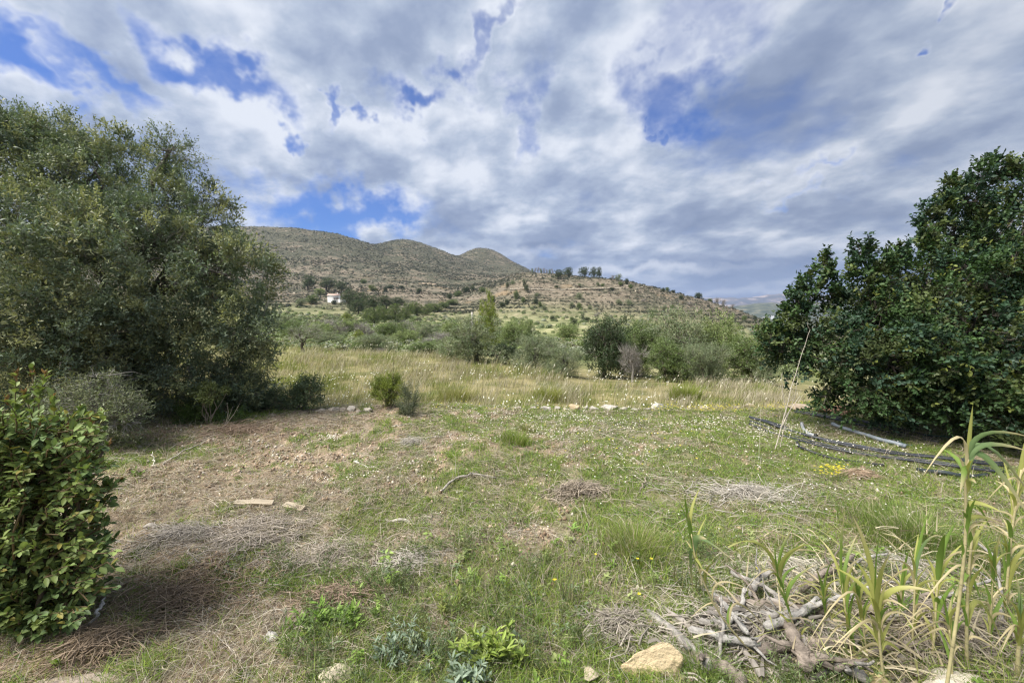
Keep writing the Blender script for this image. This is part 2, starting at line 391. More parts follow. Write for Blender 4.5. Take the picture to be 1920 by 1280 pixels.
def ground_material():
    m, t = mat('ground_soil'); out = t.n('ShaderNodeOutputMaterial')
    co = t.n('ShaderNodeTexCoord').outputs['Object']; sp = t.n('ShaderNodeSeparateXYZ', i_0=co)
    gmk = t.n('ShaderNodeSeparateColor', i_0=t.n('ShaderNodeAttribute', attribute_name='Col').outputs['Color']).outputs[0]
    n1 = t.noise(co, .9, 5, .6); n2 = t.noise(co, 7, 6, .62); n3 = t.noise(co, 45, 5, .65)
    soil = t.ramp(t.m('ADD', t.m('MULTIPLY', n1, .4), t.m('MULTIPLY', n2, .6)), [(.36, (.15,.105,.07)), (.48, (.33,.245,.17)), (.60, (.52,.41,.30))])
    soil = t.mix(t.mr(n3, .35, .7, 0, .55), soil, (.13, .10, .075))
    litter = t.ramp(n3, [(.35, (.075,.06,.042)), (.5, (.20,.165,.12)), (.68, (.42,.36,.28))])
    soil = t.mix(t.mr(t.noise(co, 3.2, 5, .6), .44, .60, 0, .8), soil, litter)
    green = t.ramp(n3, [(.35, (.035,.055,.015)), (.6, (.13,.175,.05))])  # green under the grass, painted darker to stand in for shade between blades
    c = t.mix(t.m('MULTIPLY', gmk, .55), soil, green)
    # beyond the terrace: dry meadow, then rough pasture
    mead = t.ramp(t.noise(co, 1.3, 6, .6), [(.35, (.10,.11,.04)), (.55, (.24,.21,.10)), (.7, (.34,.29,.16))])
    past = t.ramp(t.noise(co, .16, 6, .6), [(.36, (.10,.125,.045)), (.5, (.22,.23,.10)), (.60, (.38,.36,.19)), (.7, (.48,.42,.26))])
    c = t.mix(t.mr(sp.outputs[1], 6.9, 7.3), c, mead)
    c = t.mix(t.mr(sp.outputs[1], 15, 24), c, past)
    b = t.n('ShaderNodeBsdfPrincipled'); t.set(b.inputs['Base Color'], c); b.inputs['Roughness'].default_value = .95; b.inputs['Specular IOR Level'].default_value = .15
    bp = t.n('ShaderNodeBump'); bp.inputs['Strength'].default_value = .9; bp.inputs['Distance'].default_value = .03
    t.set(bp.inputs['Height'], t.m('ADD', t.m('MULTIPLY', n2, .5), t.m('MULTIPLY', n3, .5))); t.nt.links.new(bp.outputs[0], b.inputs['Normal'])
    t.nt.links.new(b.outputs[0], out.inputs[0]); return m
def hill_material():
    m, t = mat('hill_scrub'); out = t.n('ShaderNodeOutputMaterial')
    co = t.n('ShaderNodeTexCoord').outputs['Object']; sp = t.n('ShaderNodeSeparateXYZ', i_0=co)
    nz = t.n('ShaderNodeSeparateXYZ', i_0=t.n('ShaderNodeNewGeometry').outputs['True Normal']).outputs[2]
    nb = t.noise(co, .012, 5, .6); nm = t.noise(co, .06, 6, .62); nf = t.noise(co, .35, 5, .65)
    soil = t.ramp(nf, [(.35, (.12,.10,.07)), (.5, (.22,.18,.135)), (.66, (.34,.285,.22))])
    scrub = t.ramp(nf, [(.35, (.028,.032,.020)), (.50, (.072,.074,.048)), (.66, (.17,.155,.11))])
    # the higher the denser: scrub mantle above, bare soil in the terraced foot
    up = t.mr(sp.outputs[2], 20, 110, 0, .07); k = t.m('ADD', t.m('ADD', t.m('MULTIPLY', nb, .45), t.m('MULTIPLY', nm, .55)), up)
    c = t.mix(t.mr(k, .44, .56), soil, scrub)
    c = t.mix(t.mr(nf, .44, .60, 0, .5), c, scrub)
    ochre = t.mix(t.mr(t.noise(co, .03, 3, .5), .62, .68, 0, .5), c, (.36, .25, .15))
    near = t.mr(sp.outputs[1], 330, 170)
    c = t.mix(t.mr(sp.outputs[2], 60, 10), c, ochre)
    past = t.ramp(t.noise(co, .1, 6, .65), [(.36, (.10,.115,.05)), (.5, (.21,.22,.105)), (.66, (.38,.35,.21))])
    c = t.mix(near, c, past)
    c = t.mix(t.mr(nz, .95, .84, 0, .25), c, t.ramp(nf, [(.42, (.06,.055,.04)), (.6, (.36,.29,.21))]))
    b = t.n('ShaderNodeBsdfPrincipled'); t.set(b.inputs['Base Color'], c); b.inputs['Roughness'].default_value = .95; b.inputs['Specular IOR Level'].default_value = .1
    bp = t.n('ShaderNodeBump'); bp.inputs['Strength'].default_value = .8; bp.inputs['Distance'].default_value = 1.2
    t.set(bp.inputs['Height'], nf); t.nt.links.new(bp.outputs[0], b.inputs['Normal'])
    t.nt.links.new(b.outputs[0], out.inputs[0]); return m
def far_material():
    m, t = mat('far_land'); out = t.n('ShaderNodeOutputMaterial')
    co = t.n('ShaderNodeTexCoord').outputs['Object']; sp = t.n('ShaderNodeSeparateXYZ', i_0=co)
    nf = t.noise(co, .012, 6, .62); nm = t.noise(co, .0032, 5, .6)
    low = t.ramp(nf, [(.36, (.03,.045,.03)), (.55, (.09,.10,.06)), (.7, (.22,.20,.14))])
    rock = t.ramp(nm, [(.42, (.07,.08,.10)), (.52, (.13,.12,.13)), (.56, (.30,.25,.23))])  # rock tones kept dark and bluish, distance haze partly put into the colour
    c = t.mix(t.mr(sp.outputs[1], 5200, 5900), low, rock)
    b = t.n('ShaderNodeBsdfPrincipled'); t.set(b.inputs['Base Color'], c); b.inputs['Roughness'].default_value = 1; b.inputs['Specular IOR Level'].default_value = .05
    t.nt.links.new(b.outputs[0], out.inputs[0]); return m
build_terrain()

# ------------------------------------------------------------------ plant helpers
def leaf_quads(mb, p, d, n, L, Wd, C, fold=.12):
    """one rhombic leaf per row"""
    s = norm(np.cross(d, n)); L = L[:, None]; Wd = Wd[:, None]
    up = norm(np.cross(s, d))*Wd*fold
    v = np.stack([p, p+d*L*.5+s*Wd*.5+up, p+d*L, p+d*L*.5-s*Wd*.5+up], 1)
    k = len(p); f = np.arange(k*4).reshape(k, 4)
    mb.add(v.reshape(-1, 3), f, np.repeat(C, 4, 0))
def leaf_hex(mb, p, d, n, L, Wd, C, fold=.2, droop=.15):
    """six-sided oval leaf folded along its midrib"""
    s = norm(np.cross(d, n)); u = norm(np.cross(s, d)); L = L[:, None]; Wd = Wd[:, None]
    def pt(a, b, h): return p+d*L*a+s*Wd*b+u*(Wd*h*fold*2-L*a*a*droop)
    v = np.stack([pt(0,0,0), pt(.28,.42,.42), pt(.68,.40,.40), pt(1,0,0), pt(.68,-.40,.40), pt(.28,-.42,.42)], 1)
    k = len(p); i = np.arange(k)[:, None]*6
    f = np.concatenate([i+np.array([[0,1,2,3]]), i+np.array([[0,3,4,5]])])
    mb.add(v.reshape(-1, 3), f, np.repeat(C, 6, 0))
def leaf_oval(mb, p, d, n, L, Wd, C, fold=.2, droop=.15):
    s = norm(np.cross(d, n)); u = norm(np.cross(s, d)); L = L[:, None]; Wd = Wd[:, None]
    def pt(a, b, h): return p+d*L*a+s*Wd*b+u*(Wd*h*fold*2-L*a*a*droop)
    v = np.stack([pt(0,0,0), pt(.18,.27,.25), pt(.45,.5,.48), pt(.76,.34,.33), pt(1,0,0), pt(.76,-.34,.33), pt(.45,-.5,.48), pt(.18,-.27,.25), pt(.30,0,0), pt(.66,0,0)], 1)
    k = len(p); i = np.arange(k)[:, None]*10
    f = [i+np.array([[0,1,2,8]]), i+np.array([[8,2,3,9]]), i+np.array([[0,8,6,7]]), i+np.array([[8,9,5,6]])]; g = [i+np.array([[9,3,4]]), i+np.array([[9,4,5]])]
    CC = np.repeat(C, 10, 0); CC[8::10] *= 1.18; CC[9::10] *= 1.18
    mb.add(v.reshape(-1, 3), [np.concatenate(f), np.concatenate(g)], CC)
def ribbons(mb, pts, wid, C, side=None, ctip=None):
    """pts (N,K,3): N ribbons through K points, tapering to a point"""
    N, K, _ = pts.shape
    d = norm(pts[:, -1]-pts[:, 0])
    if side is None: side = norm(np.cross(d, RNG.normal(size=(N, 3))))
    w = np.linspace(1, .12, K)[None, :, None]*wid[:, None, None]*.5
    a = pts-side[:, None]*w; b = pts+side[:, None]*w
    V = np.stack([a, b], 2).reshape(N, K*2, 3)
    i = np.arange(N)[:, None]*(2*K)
    f = np.concatenate([i+np.array([[2*j, 2*j+1, 2*j+3, 2*j+2]]) for j in range(K-1)])
    CC = np.repeat(C[:, None], 2*K, 1)
    if ctip is not None:
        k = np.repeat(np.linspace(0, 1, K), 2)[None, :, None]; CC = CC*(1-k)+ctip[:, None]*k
    mb.add(V.reshape(-1, 3), f, CC.reshape(-1, 3))
def tube(mb, pts, rad, C, sides=6, cap=True):
    pts = np.asarray(pts, float); rad = np.broadcast_to(np.asarray(rad, float), (len(pts),)); K = len(pts)
    t = np.gradient(pts, axis=0) if K > 2 else np.repeat((pts[1:]-pts[:1]), 2, 0)
    t = norm(t); ref = np.array([0, 0, 1.]) if abs(t[0][2]) < .9 else np.array([1., 0, 0])
    V = []
    u = norm(np.cross(t[0], ref))
    for i in range(K):
        u = norm(u-t[i]*np.dot(u, t[i])); w = np.cross(t[i], u)
        a = np.arange(sides)*2*math.pi/sides
        V.append(pts[i]+rad[i]*(np.cos(a)[:, None]*u+np.sin(a)[:, None]*w))
    V = np.concatenate(V); j = np.arange(sides); jn = (j+1) % sides
    f = np.concatenate([np.stack([i*sides+j, i*sides+jn, (i+1)*sides+jn, (i+1)*sides+j], 1) for i in range(K-1)])
    fs = [f]
    if cap: fs += [np.arange(sides)[::-1][None], ((K-1)*sides+np.arange(sides))[None]]
    mb.add(V, fs, C)
def bent(a, b, k, wob, rng, sag=0):
    a = np.asarray(a, float); b = np.asarray(b, float); t = np.linspace(0, 1, k)[:, None]
    L = np.linalg.norm(b-a); p = a*(1-t)+b*t
    n = rng.normal(size=(k, 3))*wob*L; n[0] = 0; n[-1] = 0
    p = p+n; p[:, 2] += sag*L*np.sin(t[:, 0]*math.pi); return p
def sphere_dirs(n, rng): return norm(rng.normal(size=(n, 3)))
def crown(lobes, clumps, cr, ntw, tl, nleaf, L, Wd, cols, rng, up=.25, hexa=False, mb=None, tw=None, twc=(.2,.17,.14), shell=.62, zmin=None, flat=1.0, spread=.8, tipcol=None, tipf=0, twr=.0022, inner=0):
    """foliage built as puffs: lobes > clumps on each lobe > twigs out of each clump > leaves along each twig.
    lobes: rows of centre(3), radii(3)"""
    mb = mb or MB(); lobes = np.asarray(lobes, float)
    area = (lobes[:, 3]*lobes[:, 5]+lobes[:, 3]*lobes[:, 4]); pr = area/area.sum()
    li = rng.choice(len(lobes), clumps, p=pr); s = sphere_dirs(clumps, rng)
    rr = shell+(1-shell)*rng.random(clumps)**.6
    if inner: rr[:int(clumps*inner)] = rng.random(int(clumps*inner))*.8
    cc = lobes[li, :3]+s*lobes[li, 3:6]*rr[:, None]
    if zmin is not None: 
        k = cc[:, 2] > zmin; cc = cc[k]; s = s[k]; li = li[k]
    n = len(cc); cr_ = cr*(.6+.8*rng.random(n))
    ccol = cols[rng.integers(0, len(cols), n)]*(.78+.44*rng.random((n, 1)))
    ti = np.repeat(np.arange(n), ntw); m = len(ti)
    td = norm(sphere_dirs(m, rng)*spread+s[ti]*.9+np.array([0, 0, up]))
    tb = cc[ti]+sphere_dirs(m, rng)*(cr_[ti]*rng.random(m))[:, None]*np.array([1, 1, flat])*.55
    ln = tl*(.55+.75*rng.random(m))
    if tw is not None:
        k = rng.random(m) < tw[1]; e = tb[k]+td[k]*ln[k][:, None]; b0 = cc[ti[k]]-s[ti[k]]*cr_[ti[k]][:, None]*.5
        mid = tb[k]*.8+b0*.2+rng.normal(size=e.shape)*.02
        ribbons(tw[0], np.stack([b0, mid, e], 1), np.full(len(e), twr*2), np.tile(np.array(twc), (len(e), 1))*(.7+.6*rng.random((len(e), 1))))
    q = np.repeat(np.arange(m), nleaf); N = len(q)
    t = np.tile(np.linspace(.08, 1.0, nleaf), m)+rng.normal(size=N)*.04
    p = tb[q]+td[q]*(ln[q]*t)[:, None]
    d = norm(td[q]*.75+sphere_dirs(N, rng)*.85)
    nn = norm(sphere_dirs(N, rng)*.8+np.array([0, 0, 1.0])*.7+s[ti[q]]*.4)
    C = ccol[ti[q]]*(.72+.56*rng.random((N, 1)))
    if tipcol is not None:
        k = (rng.random(m) < tipf)[q]&(t > .6); C[k] = np.asarray(tipcol)*(.7+.6*rng.random((k.sum(), 1)))
    if zmin is not None:
        k = p[:, 2] > zmin-.05; p, d, nn, C = p[k], d[k], nn[k], C[k]
    LL = L*(.6+.7*rng.random(len(p))); WW = Wd*(.7+.6*rng.random(len(p)))
    (leaf_hex if hexa else leaf_quads)(mb, p, d, nn, LL, WW, C)
    return mb
def limbs(mb, base, top, r0, lobes, rng, C, n=6, sub=3, sides=7):
    """tapering trunk from base to top, then limbs to the lobes"""
    base = np.array(base, float); top = np.array(top, float)
    tp = bent(base, top, 7, .03, rng); tube(mb, tp, np.linspace(r0*1.25, r0*.7, 7), C, sides)
    for i, l in enumerate(lobes[:n]):
        c = np.array(l[:3]); st = tp[rng.integers(3, 7)]
        q = bent(st, c, 6, .05, rng, .05); rr = np.linspace(r0*.5, r0*.12, 6); tube(mb, q, rr, C, 5)
        for j in range(sub):
            s = sphere_dirs(1, rng)[0]; s[2] = abs(s[2])*.8; e = c+s*np.array(l[3:6])*.75
            tube(mb, bent(q[rng.integers(2, 6)], e, 5, .06, rng), np.linspace(r0*.17, r0*.03, 5), C, 4)
def lobe_px(px, py, rpx, d, zr=1.0, dr=None):
    c = P(px, py, d); r = max(rpx/F*d-(.17 if d > 4.9 and rpx > 30 else 0), .1)
    return [c[0], c[1], c[2], r, dr if dr else r, r*zr]
A = np.array

# ------------------------------------------------------------------ the wild olive on the left
def olive_left():
    rng = np.random.default_rng(11)
    L = [lobe_px(70,375,160,7.0), lobe_px(-60,370,190,6.6), lobe_px(215,385,128,6.9), lobe_px(318,285,42,6.6), lobe_px(345,420,100,6.6),
         lobe_px(430,515,92,6.2), lobe_px(250,520,165,6.0), lobe_px(80,520,185,5.6), lobe_px(462,610,72,6.1), lobe_px(120,640,140,5.3),
         lobe_px(330,640,150,6.2), lobe_px(432,690,66,6.3), lobe_px(260,700,110,6.4), lobe_px(-80,600,200,5.7), lobe_px(40,250,55,7.0),
         lobe_px(-40,245,80,6.9), lobe_px(140,262,60,6.9), lobe_px(235,280,48,6.8), lobe_px(395,375,55,6.5), lobe_px(475,500,50,6.2), lobe_px(500,570,42,6.1), lobe_px(495,655,38,6.2), lobe_px(340,750,95,6.3), lobe_px(430,745,75,6.3), lobe_px(480,740,50,6.4), lobe_px(230,770,80,6.2), lobe_px(340,330,40,6.7)]
    g = P(250, 640, 6.6); gz = zat(g[0], g[1])
    t = thing('wild_olive_tree', 'huge grey-green wild olive tree filling the left side down to the ground', 'tree', (g[0], g[1], gz))
    o = A([g[0], g[1], gz])
    cols = A([[.175,.215,.13],[.135,.18,.115],[.22,.245,.125],[.095,.13,.075],[.28,.295,.145],[.15,.195,.135]])
    tw = MB()
    mb = crown(L, 3300, .27, 14, .19, 9, .052, .0175, cols, rng, up=.35, tw=(tw, .35), twc=(.25,.23,.20), zmin=gz+.12, shell=.70, inner=.12)
    crown([lobe_px(318,280,48,6.6),lobe_px(350,300,34,6.6)], 26, .2, 10, .2, 8, .045, .014, cols, rng, up=.5, mb=mb, tw=(tw,.6), shell=.3)
    mb.build('crown', M_leaf, t, origin=o)
    tw.build('twigs', M_twig, t, origin=o)
    tr = MB(); bark = (.115,.10,.085)
    limbs(tr, o+A([0,0,-.15]), P(255, 560, 6.6), .15, [L[i] for i in (0,2,4,5,6,7,9,10,12,3)], rng, bark, n=10, sub=4)
    limbs(tr, o+A([-.9,.3,-.15]), P(120, 560, 6.4), .11, [L[i] for i in (1,7,9,13,14,16)], rng, bark, n=6, sub=3)
    tr.build('trunk', M_bark, t, smooth=True, origin=o)
olive_left()
def grey_shrub_left():
    rng = np.random.default_rng(12)
    L = [lobe_px(190,755,46,4.7), lobe_px(140,775,42,4.6), lobe_px(230,785,28,4.6)]
    g = P(180, 800, 4.8); gz = zat(g[0], g[1]); o = A([g[0], g[1], gz])
    t = thing('twiggy_shrub', 'sparse grey shrub full of bare twigs between the laurel and the wild olive', 'shrub', o)
    tw = MB()
    mb = crown(L, 150, .14, 12, .15, 7, .032, .011, A([[.17,.20,.11],[.14,.17,.09],[.20,.22,.12]]), rng, up=.3, tw=(tw,1.0), twc=(.32,.30,.27), shell=.5, twr=.0025)
    for i in range(110):
        a = P(150+rng.normal()*40, 700+rng.random()*110, 4.6+rng.random()*.3); s = sphere_dirs(1, rng)[0]; s[2] = abs(s[2])*.4
        tube(tw, bent(a, a+(s+A([.3,-.1,-.15]))*(.15+.25*rng.random()), 4, .06, rng), np.linspace(.004,.0015,4), A([.36,.34,.31])*(.7+.5*rng.random()), 3)
    mb.build('crown', M_leaf, t, origin=o); tw.build('twigs', M_twig, t, origin=o)
    tr = MB(); limbs(tr, o-A([0,0,.1]), P(185,760,4.7), .035, L, rng, (.2,.18,.16), n=3, sub=5); tr.build('trunk', M_bark, t, smooth=True, origin=o)
grey_shrub_left()

# ------------------------------------------------------------------ carob on the right
def carob():
    rng = np.random.default_rng(21)
    L = [lobe_px(1860,464,105,5.6), lobe_px(1975,434,120,5.6), lobe_px(1755,534,90,5.5), lobe_px(1850,384,40,5.6), lobe_px(1790,429,40,5.6), lobe_px(1800,384,22,5.5),
         lobe_px(1700,529,62,5.5), lobe_px(1640,579,66,5.4), lobe_px(1540,594,50,5.5), lobe_px(1500,634,66,5.5), lobe_px(1590,644,90,5.4), lobe_px(1480,680,45,5.6),
         lobe_px(1600,690,115,5.3), lobe_px(1760,640,150,5.1), lobe_px(1910,634,170,4.9), lobe_px(1680,745,85,5.2), lobe_px(1800,765,88,4.9), lobe_px(1930,750,125,4.6),
         lobe_px(1545,725,45,5.6), lobe_px(1590,780,34,5.5), lobe_px(1455,650,30,5.6), lobe_px(2060,640,180,5.0), lobe_px(2080,514,160,5.4), lobe_px(1885,374,34,5.6), lobe_px(1905,494,120,6.3), lobe_px(1700,634,120,6.2)]
    g = P(1800, 700, 5.7); gz = zat(g[0], g[1]); o = A([g[0], g[1], gz])
    t = thing('carob_tree', 'dark glossy carob tree on the right with foliage hanging over black hoses', 'tree', o)
    cols = A([[.044,.086,.030],[.054,.098,.034],[.034,.070,.036],[.070,.092,.035],[.066,.118,.040],[.045,.085,.052],[.105,.14,.045]])
    tw = MB()
    mb = crown(L, 1700, .23, 10, .21, 11, .044, .029, cols, rng, up=.3, hexa=True, tw=(tw,.7), twc=(.17,.14,.12), zmin=gz+.10, shell=.66, inner=.1, tipcol=(.17,.20,.05), tipf=.06)
    # upright shoots breaking the outline
    for (px, py, h) in [(1553,545,36),(1548,505,26),(1610,510,32),(1618,475,22),(1805,345,18),(1868,318,16),(1485,590,20),(1497,565,18),(1690,480,18),(1745,430,18),(1760,395,16),(1445,640,18),(1730,465,16),(1655,505,16),(1900,325,14),(1580,560,18),(1835,335,12),(1520,545,16),(1780,385,14)]:
        crown([lobe_px(px, py, h*.5, 5.45, 1.6)], 12, .10, 7, .13, 7, .05, .032, cols*.95, rng, up=.9, hexa=True, mb=mb, tw=(tw,.9), twc=(.16,.13,.11), shell=.2, spread=.5)
    mb.build('crown', M_gloss, t, origin=o); tw.build('twigs', M_twig, t, origin=o)
    tr = MB(); bark = (.12,.10,.085)
    limbs(tr, o-A([0,0,.15]), P(1800,600,5.7), .13, [L[i] for i in (0,1,2,4,6,7,10,12,13,14,16,17)], rng, bark, n=12, sub=4)
    tr.build('trunk', M_bark, t, smooth=True, origin=o)
carob()

# ------------------------------------------------------------------ laurel at the lower left
def laurel():
    rng = np.random.default_rng(31)
    g = P(70, 1130, 2.15); gz = zat(g[0], g[1]); o = A([g[0], g[1], gz])
    t = thing('laurel_bush', 'upright laurel bush with large glossy yellow-green leaves and rusty shoot tips', 'bush', o)
    tw = MB(); mb = MB()
    cols = A([[.155,.205,.065],[.125,.175,.055],[.185,.235,.075],[.10,.15,.055]])
    # each shoot: a stem rising and leaning out, whorled leaves along it
    P0 = []; 
    def shoot(b, e, n, tip):
        pts = bent(b, e, 6, .035, rng); tube(tw, pts, np.linspace(.006,.0022,6), A([.13,.095,.05])*(.8+.5*rng.random()), 4)
        d = norm(e-b); k = int(n); t_ = np.sort(.25+.75*rng.random(k)**.8); idx = t_*5; i0 = np.minimum(idx.astype(int), 4); fr = (idx-i0)[:, None]
        p = pts[i0]*(1-fr)+pts[i0+1]*fr
        s = sphere_dirs(k, rng); s -= (s@d)[:, None]*d; s = norm(s)
        ld = norm(s*(1.0-.3*t_[:, None])+d*(.35+.5*t_[:, None])+A([0,0,.1])); nn = norm(A([[0,0,1.]])+sphere_dirs(k, rng)*.35+d*.3)
        C = cols[rng.integers(0, 4)]*(.7+.6*rng.random((k, 1)))*(.85+.35*t_[:, None]); yl = rng.random(k) < .05; C[yl] = A([.30,.27,.07])*(.6+.6*rng.random((yl.sum(), 1)))
        leaf_oval(mb, p, ld, nn, .064*(.45+.8*rng.random(k))*(1.05-.35*t_), .024*(.8+.4*rng.random(k)), C, fold=.22, droop=.12)
        if tip:
            k = 9; leaf_hex(mb, np.repeat(e[None], k, 0)-d*rng.random((k,1))*.05, norm(d*1.2+sphere_dirs(k, rng)*.6), sphere_dirs(k, rng), .024+.014*rng.random(k), .009+.006*rng.random(k), A([[.24,.14,.06]])*(.6+.8*rng.random((k,1))))
    tops = [(30,700,2.1),(60,690,2.2),(85,700,2.15),(100,740,2.2),(45,735,2.0),(150,765,2.3),(170,790,2.2),(190,775,2.35),(10,745,2.0),(130,800,2.1),(205,830,2.2),(75,790,1.95),(-20,720,2.0),(-60,760,2.0),(225,900,2.15),(160,860,2.0)]
    for (px, py, d) in tops:
        e = P(px, py, d); b = o+A([(e[0]-o[0])*.45+rng.normal()*.05, rng.normal()*.1, .45+.3*rng.random()])
        shoot(b, e, 44, True)
    for i in range(820):
        px = -110+rng.random()*330; py = 770+rng.random()*420
        lim = np.interp(py, [770, 900, 1000, 1100, 1190], [190, 228, 236, 226, 120]); 
        if px > lim: px = lim-rng.random()*60
        d = 1.85+.55*rng.random()
        e = P(px, py, d); c = A([o[0]-.1, o[1]+.05, e[2]]); b = c+(e-c)*.45-A([0,0,.12+.1*rng.random()])
        b[2] = max(b[2], gz+.03)
        shoot(b, e, 15, rng.random() < .05)
    mb.build('crown', M_gloss, t, origin=o); tw.build('twigs', M_twig, t, origin=o)
    tr = MB()
    for k in range(9):
        e = P(rng.uniform(-60,200), rng.uniform(800,950), 2.1); tube(tr, bent(o+A([rng.normal()*.05, rng.normal()*.05, -.05]), e, 6, .03, rng), np.linspace(.016,.006,6), (.13,.10,.07), 6)
    tr.build('trunk', M_bark, t, smooth=True, origin=o)
laurel()

# ------------------------------------------------------------------ small plants at the terrace
def shrub_at(name, label, cat, px, pyb, lobes, d, cols, L, W, clumps, cr, tl, nleaf=8, ntw=9, up=.4, stem=.012, seed=1, twf=.4, twc=(.2,.17,.14), hexa=False, spread=.8, mat_=None, shell=.4, zbase=None):
    rng = np.random.default_rng(seed)
    g = P(px, pyb, d); gz = zat(g[0], g[1]); o = A([g[0], g[1], gz])
    t = thing(name, label, cat, o); tw = MB()
    LL = [lobe_px(a, b, r, d, zr) for (a, b, r, zr) in lobes]
    mb = crown(LL, clumps, cr, ntw, tl, nleaf, L, W, A(cols), rng, up=up, tw=(tw, twf), twc=twc, hexa=hexa, spread=spread, shell=shell, zmin=gz-.02)
    mb.build('crown', mat_ or M_leaf, t, origin=o)
    for l in LL:
        for k in range(4):
            e = A(l[:3])+rng.normal(size=3)*l[3]*.4
            tube(tw, bent(o-A([0,0,.04]), e, 5, .05, rng), np.linspace(stem, stem*.3, 5), twc, 4)
    tw.build('stem', M_twig, t, origin=o)
    return t
YG = [[.20,.25,.04],[.16,.215,.04],[.24,.28,.05]]
shrub_at('dark_shrub', 'small dark leafy shrub beside the wild olive at the edge of tall grass', 'shrub', 555, 780, [(555,745,34,1),(515,755,34,1),(580,735,22,1),(480,765,36,.8)], 6.5, [[.10,.14,.07],[.13,.17,.085]], .034, .015, 150, .12, .14, seed=41)
shrub_at('spurge_shrub', 'bright yellow-green bushy shrub standing on the stone edge', 'shrub', 728, 775, [(722,735,22,1.1),(742,730,20,1.1),(712,725,14,1),(735,715,12,1)], 6.6, YG, .03, .0055, 110, .07, .12, nleaf=11, ntw=12, up=1.0, seed=42, twc=(.22,.2,.13))
shrub_at('broom_shrub', 'thin grey-green broom with upright stems right of the yellow-green shrub', 'shrub', 765, 795, [(765,765,14,1.9),(772,745,11,1.6),(757,780,12,1)], 6.1, [[.10,.125,.075],[.125,.145,.09]], .03, .0045, 70, .06, .16, nleaf=10, up=1.6, spread=.4, seed=43, twc=(.15,.16,.10))
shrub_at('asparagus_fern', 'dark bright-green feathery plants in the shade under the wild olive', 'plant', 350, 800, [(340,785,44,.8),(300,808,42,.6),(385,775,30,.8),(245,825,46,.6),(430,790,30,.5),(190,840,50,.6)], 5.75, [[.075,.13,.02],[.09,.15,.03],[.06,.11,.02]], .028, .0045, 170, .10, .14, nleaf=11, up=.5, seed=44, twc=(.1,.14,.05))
shrub_at('sapling', 'thin sapling with a small tuft of leaves before the dark shade of the olive', 'sapling', 393, 800, [(400,735,20,.6),(385,740,10,.6)], 5.6, [[.11,.14,.05],[.14,.17,.06]], .035, .013, 30, .08, .10, seed=45, stem=.009, twc=(.24,.2,.16))
def bare_stems(name, label, cat, d, lines, r, c, seed, parts=0):
    rng = np.random.default_rng(seed); mb = MB()
    g = P(lines[0][0][0], lines[0][0][1], d); gz = zat(g[0], g[1]); o = A([g[0], g[1], gz])
    for ln in lines:
        pts = A([P(x, y, d) for x, y in ln]); 
        if ln is lines[0]: pts[0, 2] = gz-.03
        k = len(pts); T = np.linspace(0, 1, 4*k); q = np.stack([np.interp(T*(k-1), np.arange(k), pts[:, j]) for j in range(3)], 1)
        q[1:-1] += rng.normal(size=(len(q)-2, 3))*.003; q = _sm(q, 1)
        tube(mb, q, np.linspace(r, r*.25, len(q)), A(c), 5)
        for j in range(parts):
            i = rng.integers(len(q)//2, len(q)); s = norm(q[-1]-q[0]+rng.normal(size=3)*.5); tube(mb, bent(q[i], q[i]+s*.12*rng.random(), 3, .05, rng), [r*.25, r*.2, r*.1], A(c), 3)
    o_ = mb.build(name, M_twig, origin=o); o_.location = tuple(o); tag(o_, label, cat); return o_
bare_stems('dry_stem', 'tallest pale dry stem, curving up across the left edge of the carob', 'stem', 4.55, [[(1450,868),(1466,800),(1483,730),(1503,665),(1519,618)],[(1466,800),(1480,770),(1500,742)]], .007, (.48,.43,.36), 51, 6)
bare_stems('dry_stem', 'shorter pale dry stem leaning beside the tallest one at the hoses', 'stem', 4.6, [[(1462,845),(1470,800),(1490,745),(1497,700)],[(1475,785),(1468,740),(1465,700)]], .005, (.44,.39,.33), 52, 8)
bare_stems('dry_stem', 'straight thin pale stalk rising alone just left of the hose ends', 'stem', 4.3, [[(1421,900),(1423,850),(1427,762)]], .0035, (.50,.47,.38), 53)
bare_stems('bare_twig', 'leafless forked twig standing before the shade of the olive beside the sapling', 'twig', 5.4, [[(408,838),(425,795),(436,762)],[(425,795),(440,775),(449,757)],[(420,805),(428,775),(426,755)]], .004, (.36,.31,.26), 54, 5)
bare_stems('metal_stake', 'thin dark rusty stake in tall grass behind the yellow-green shrub', 'stake', 8.3, [[(736,735),(737,705),(738,672)]], .010, (.05,.04,.035), 55)
bare_stems('metal_stake', 'thin dark stake in tall grass next to the dark leafy shrub', 'stake', 8.0, [[(600,735),(600,715),(599,688)]], .008, (.05,.045,.04), 56)

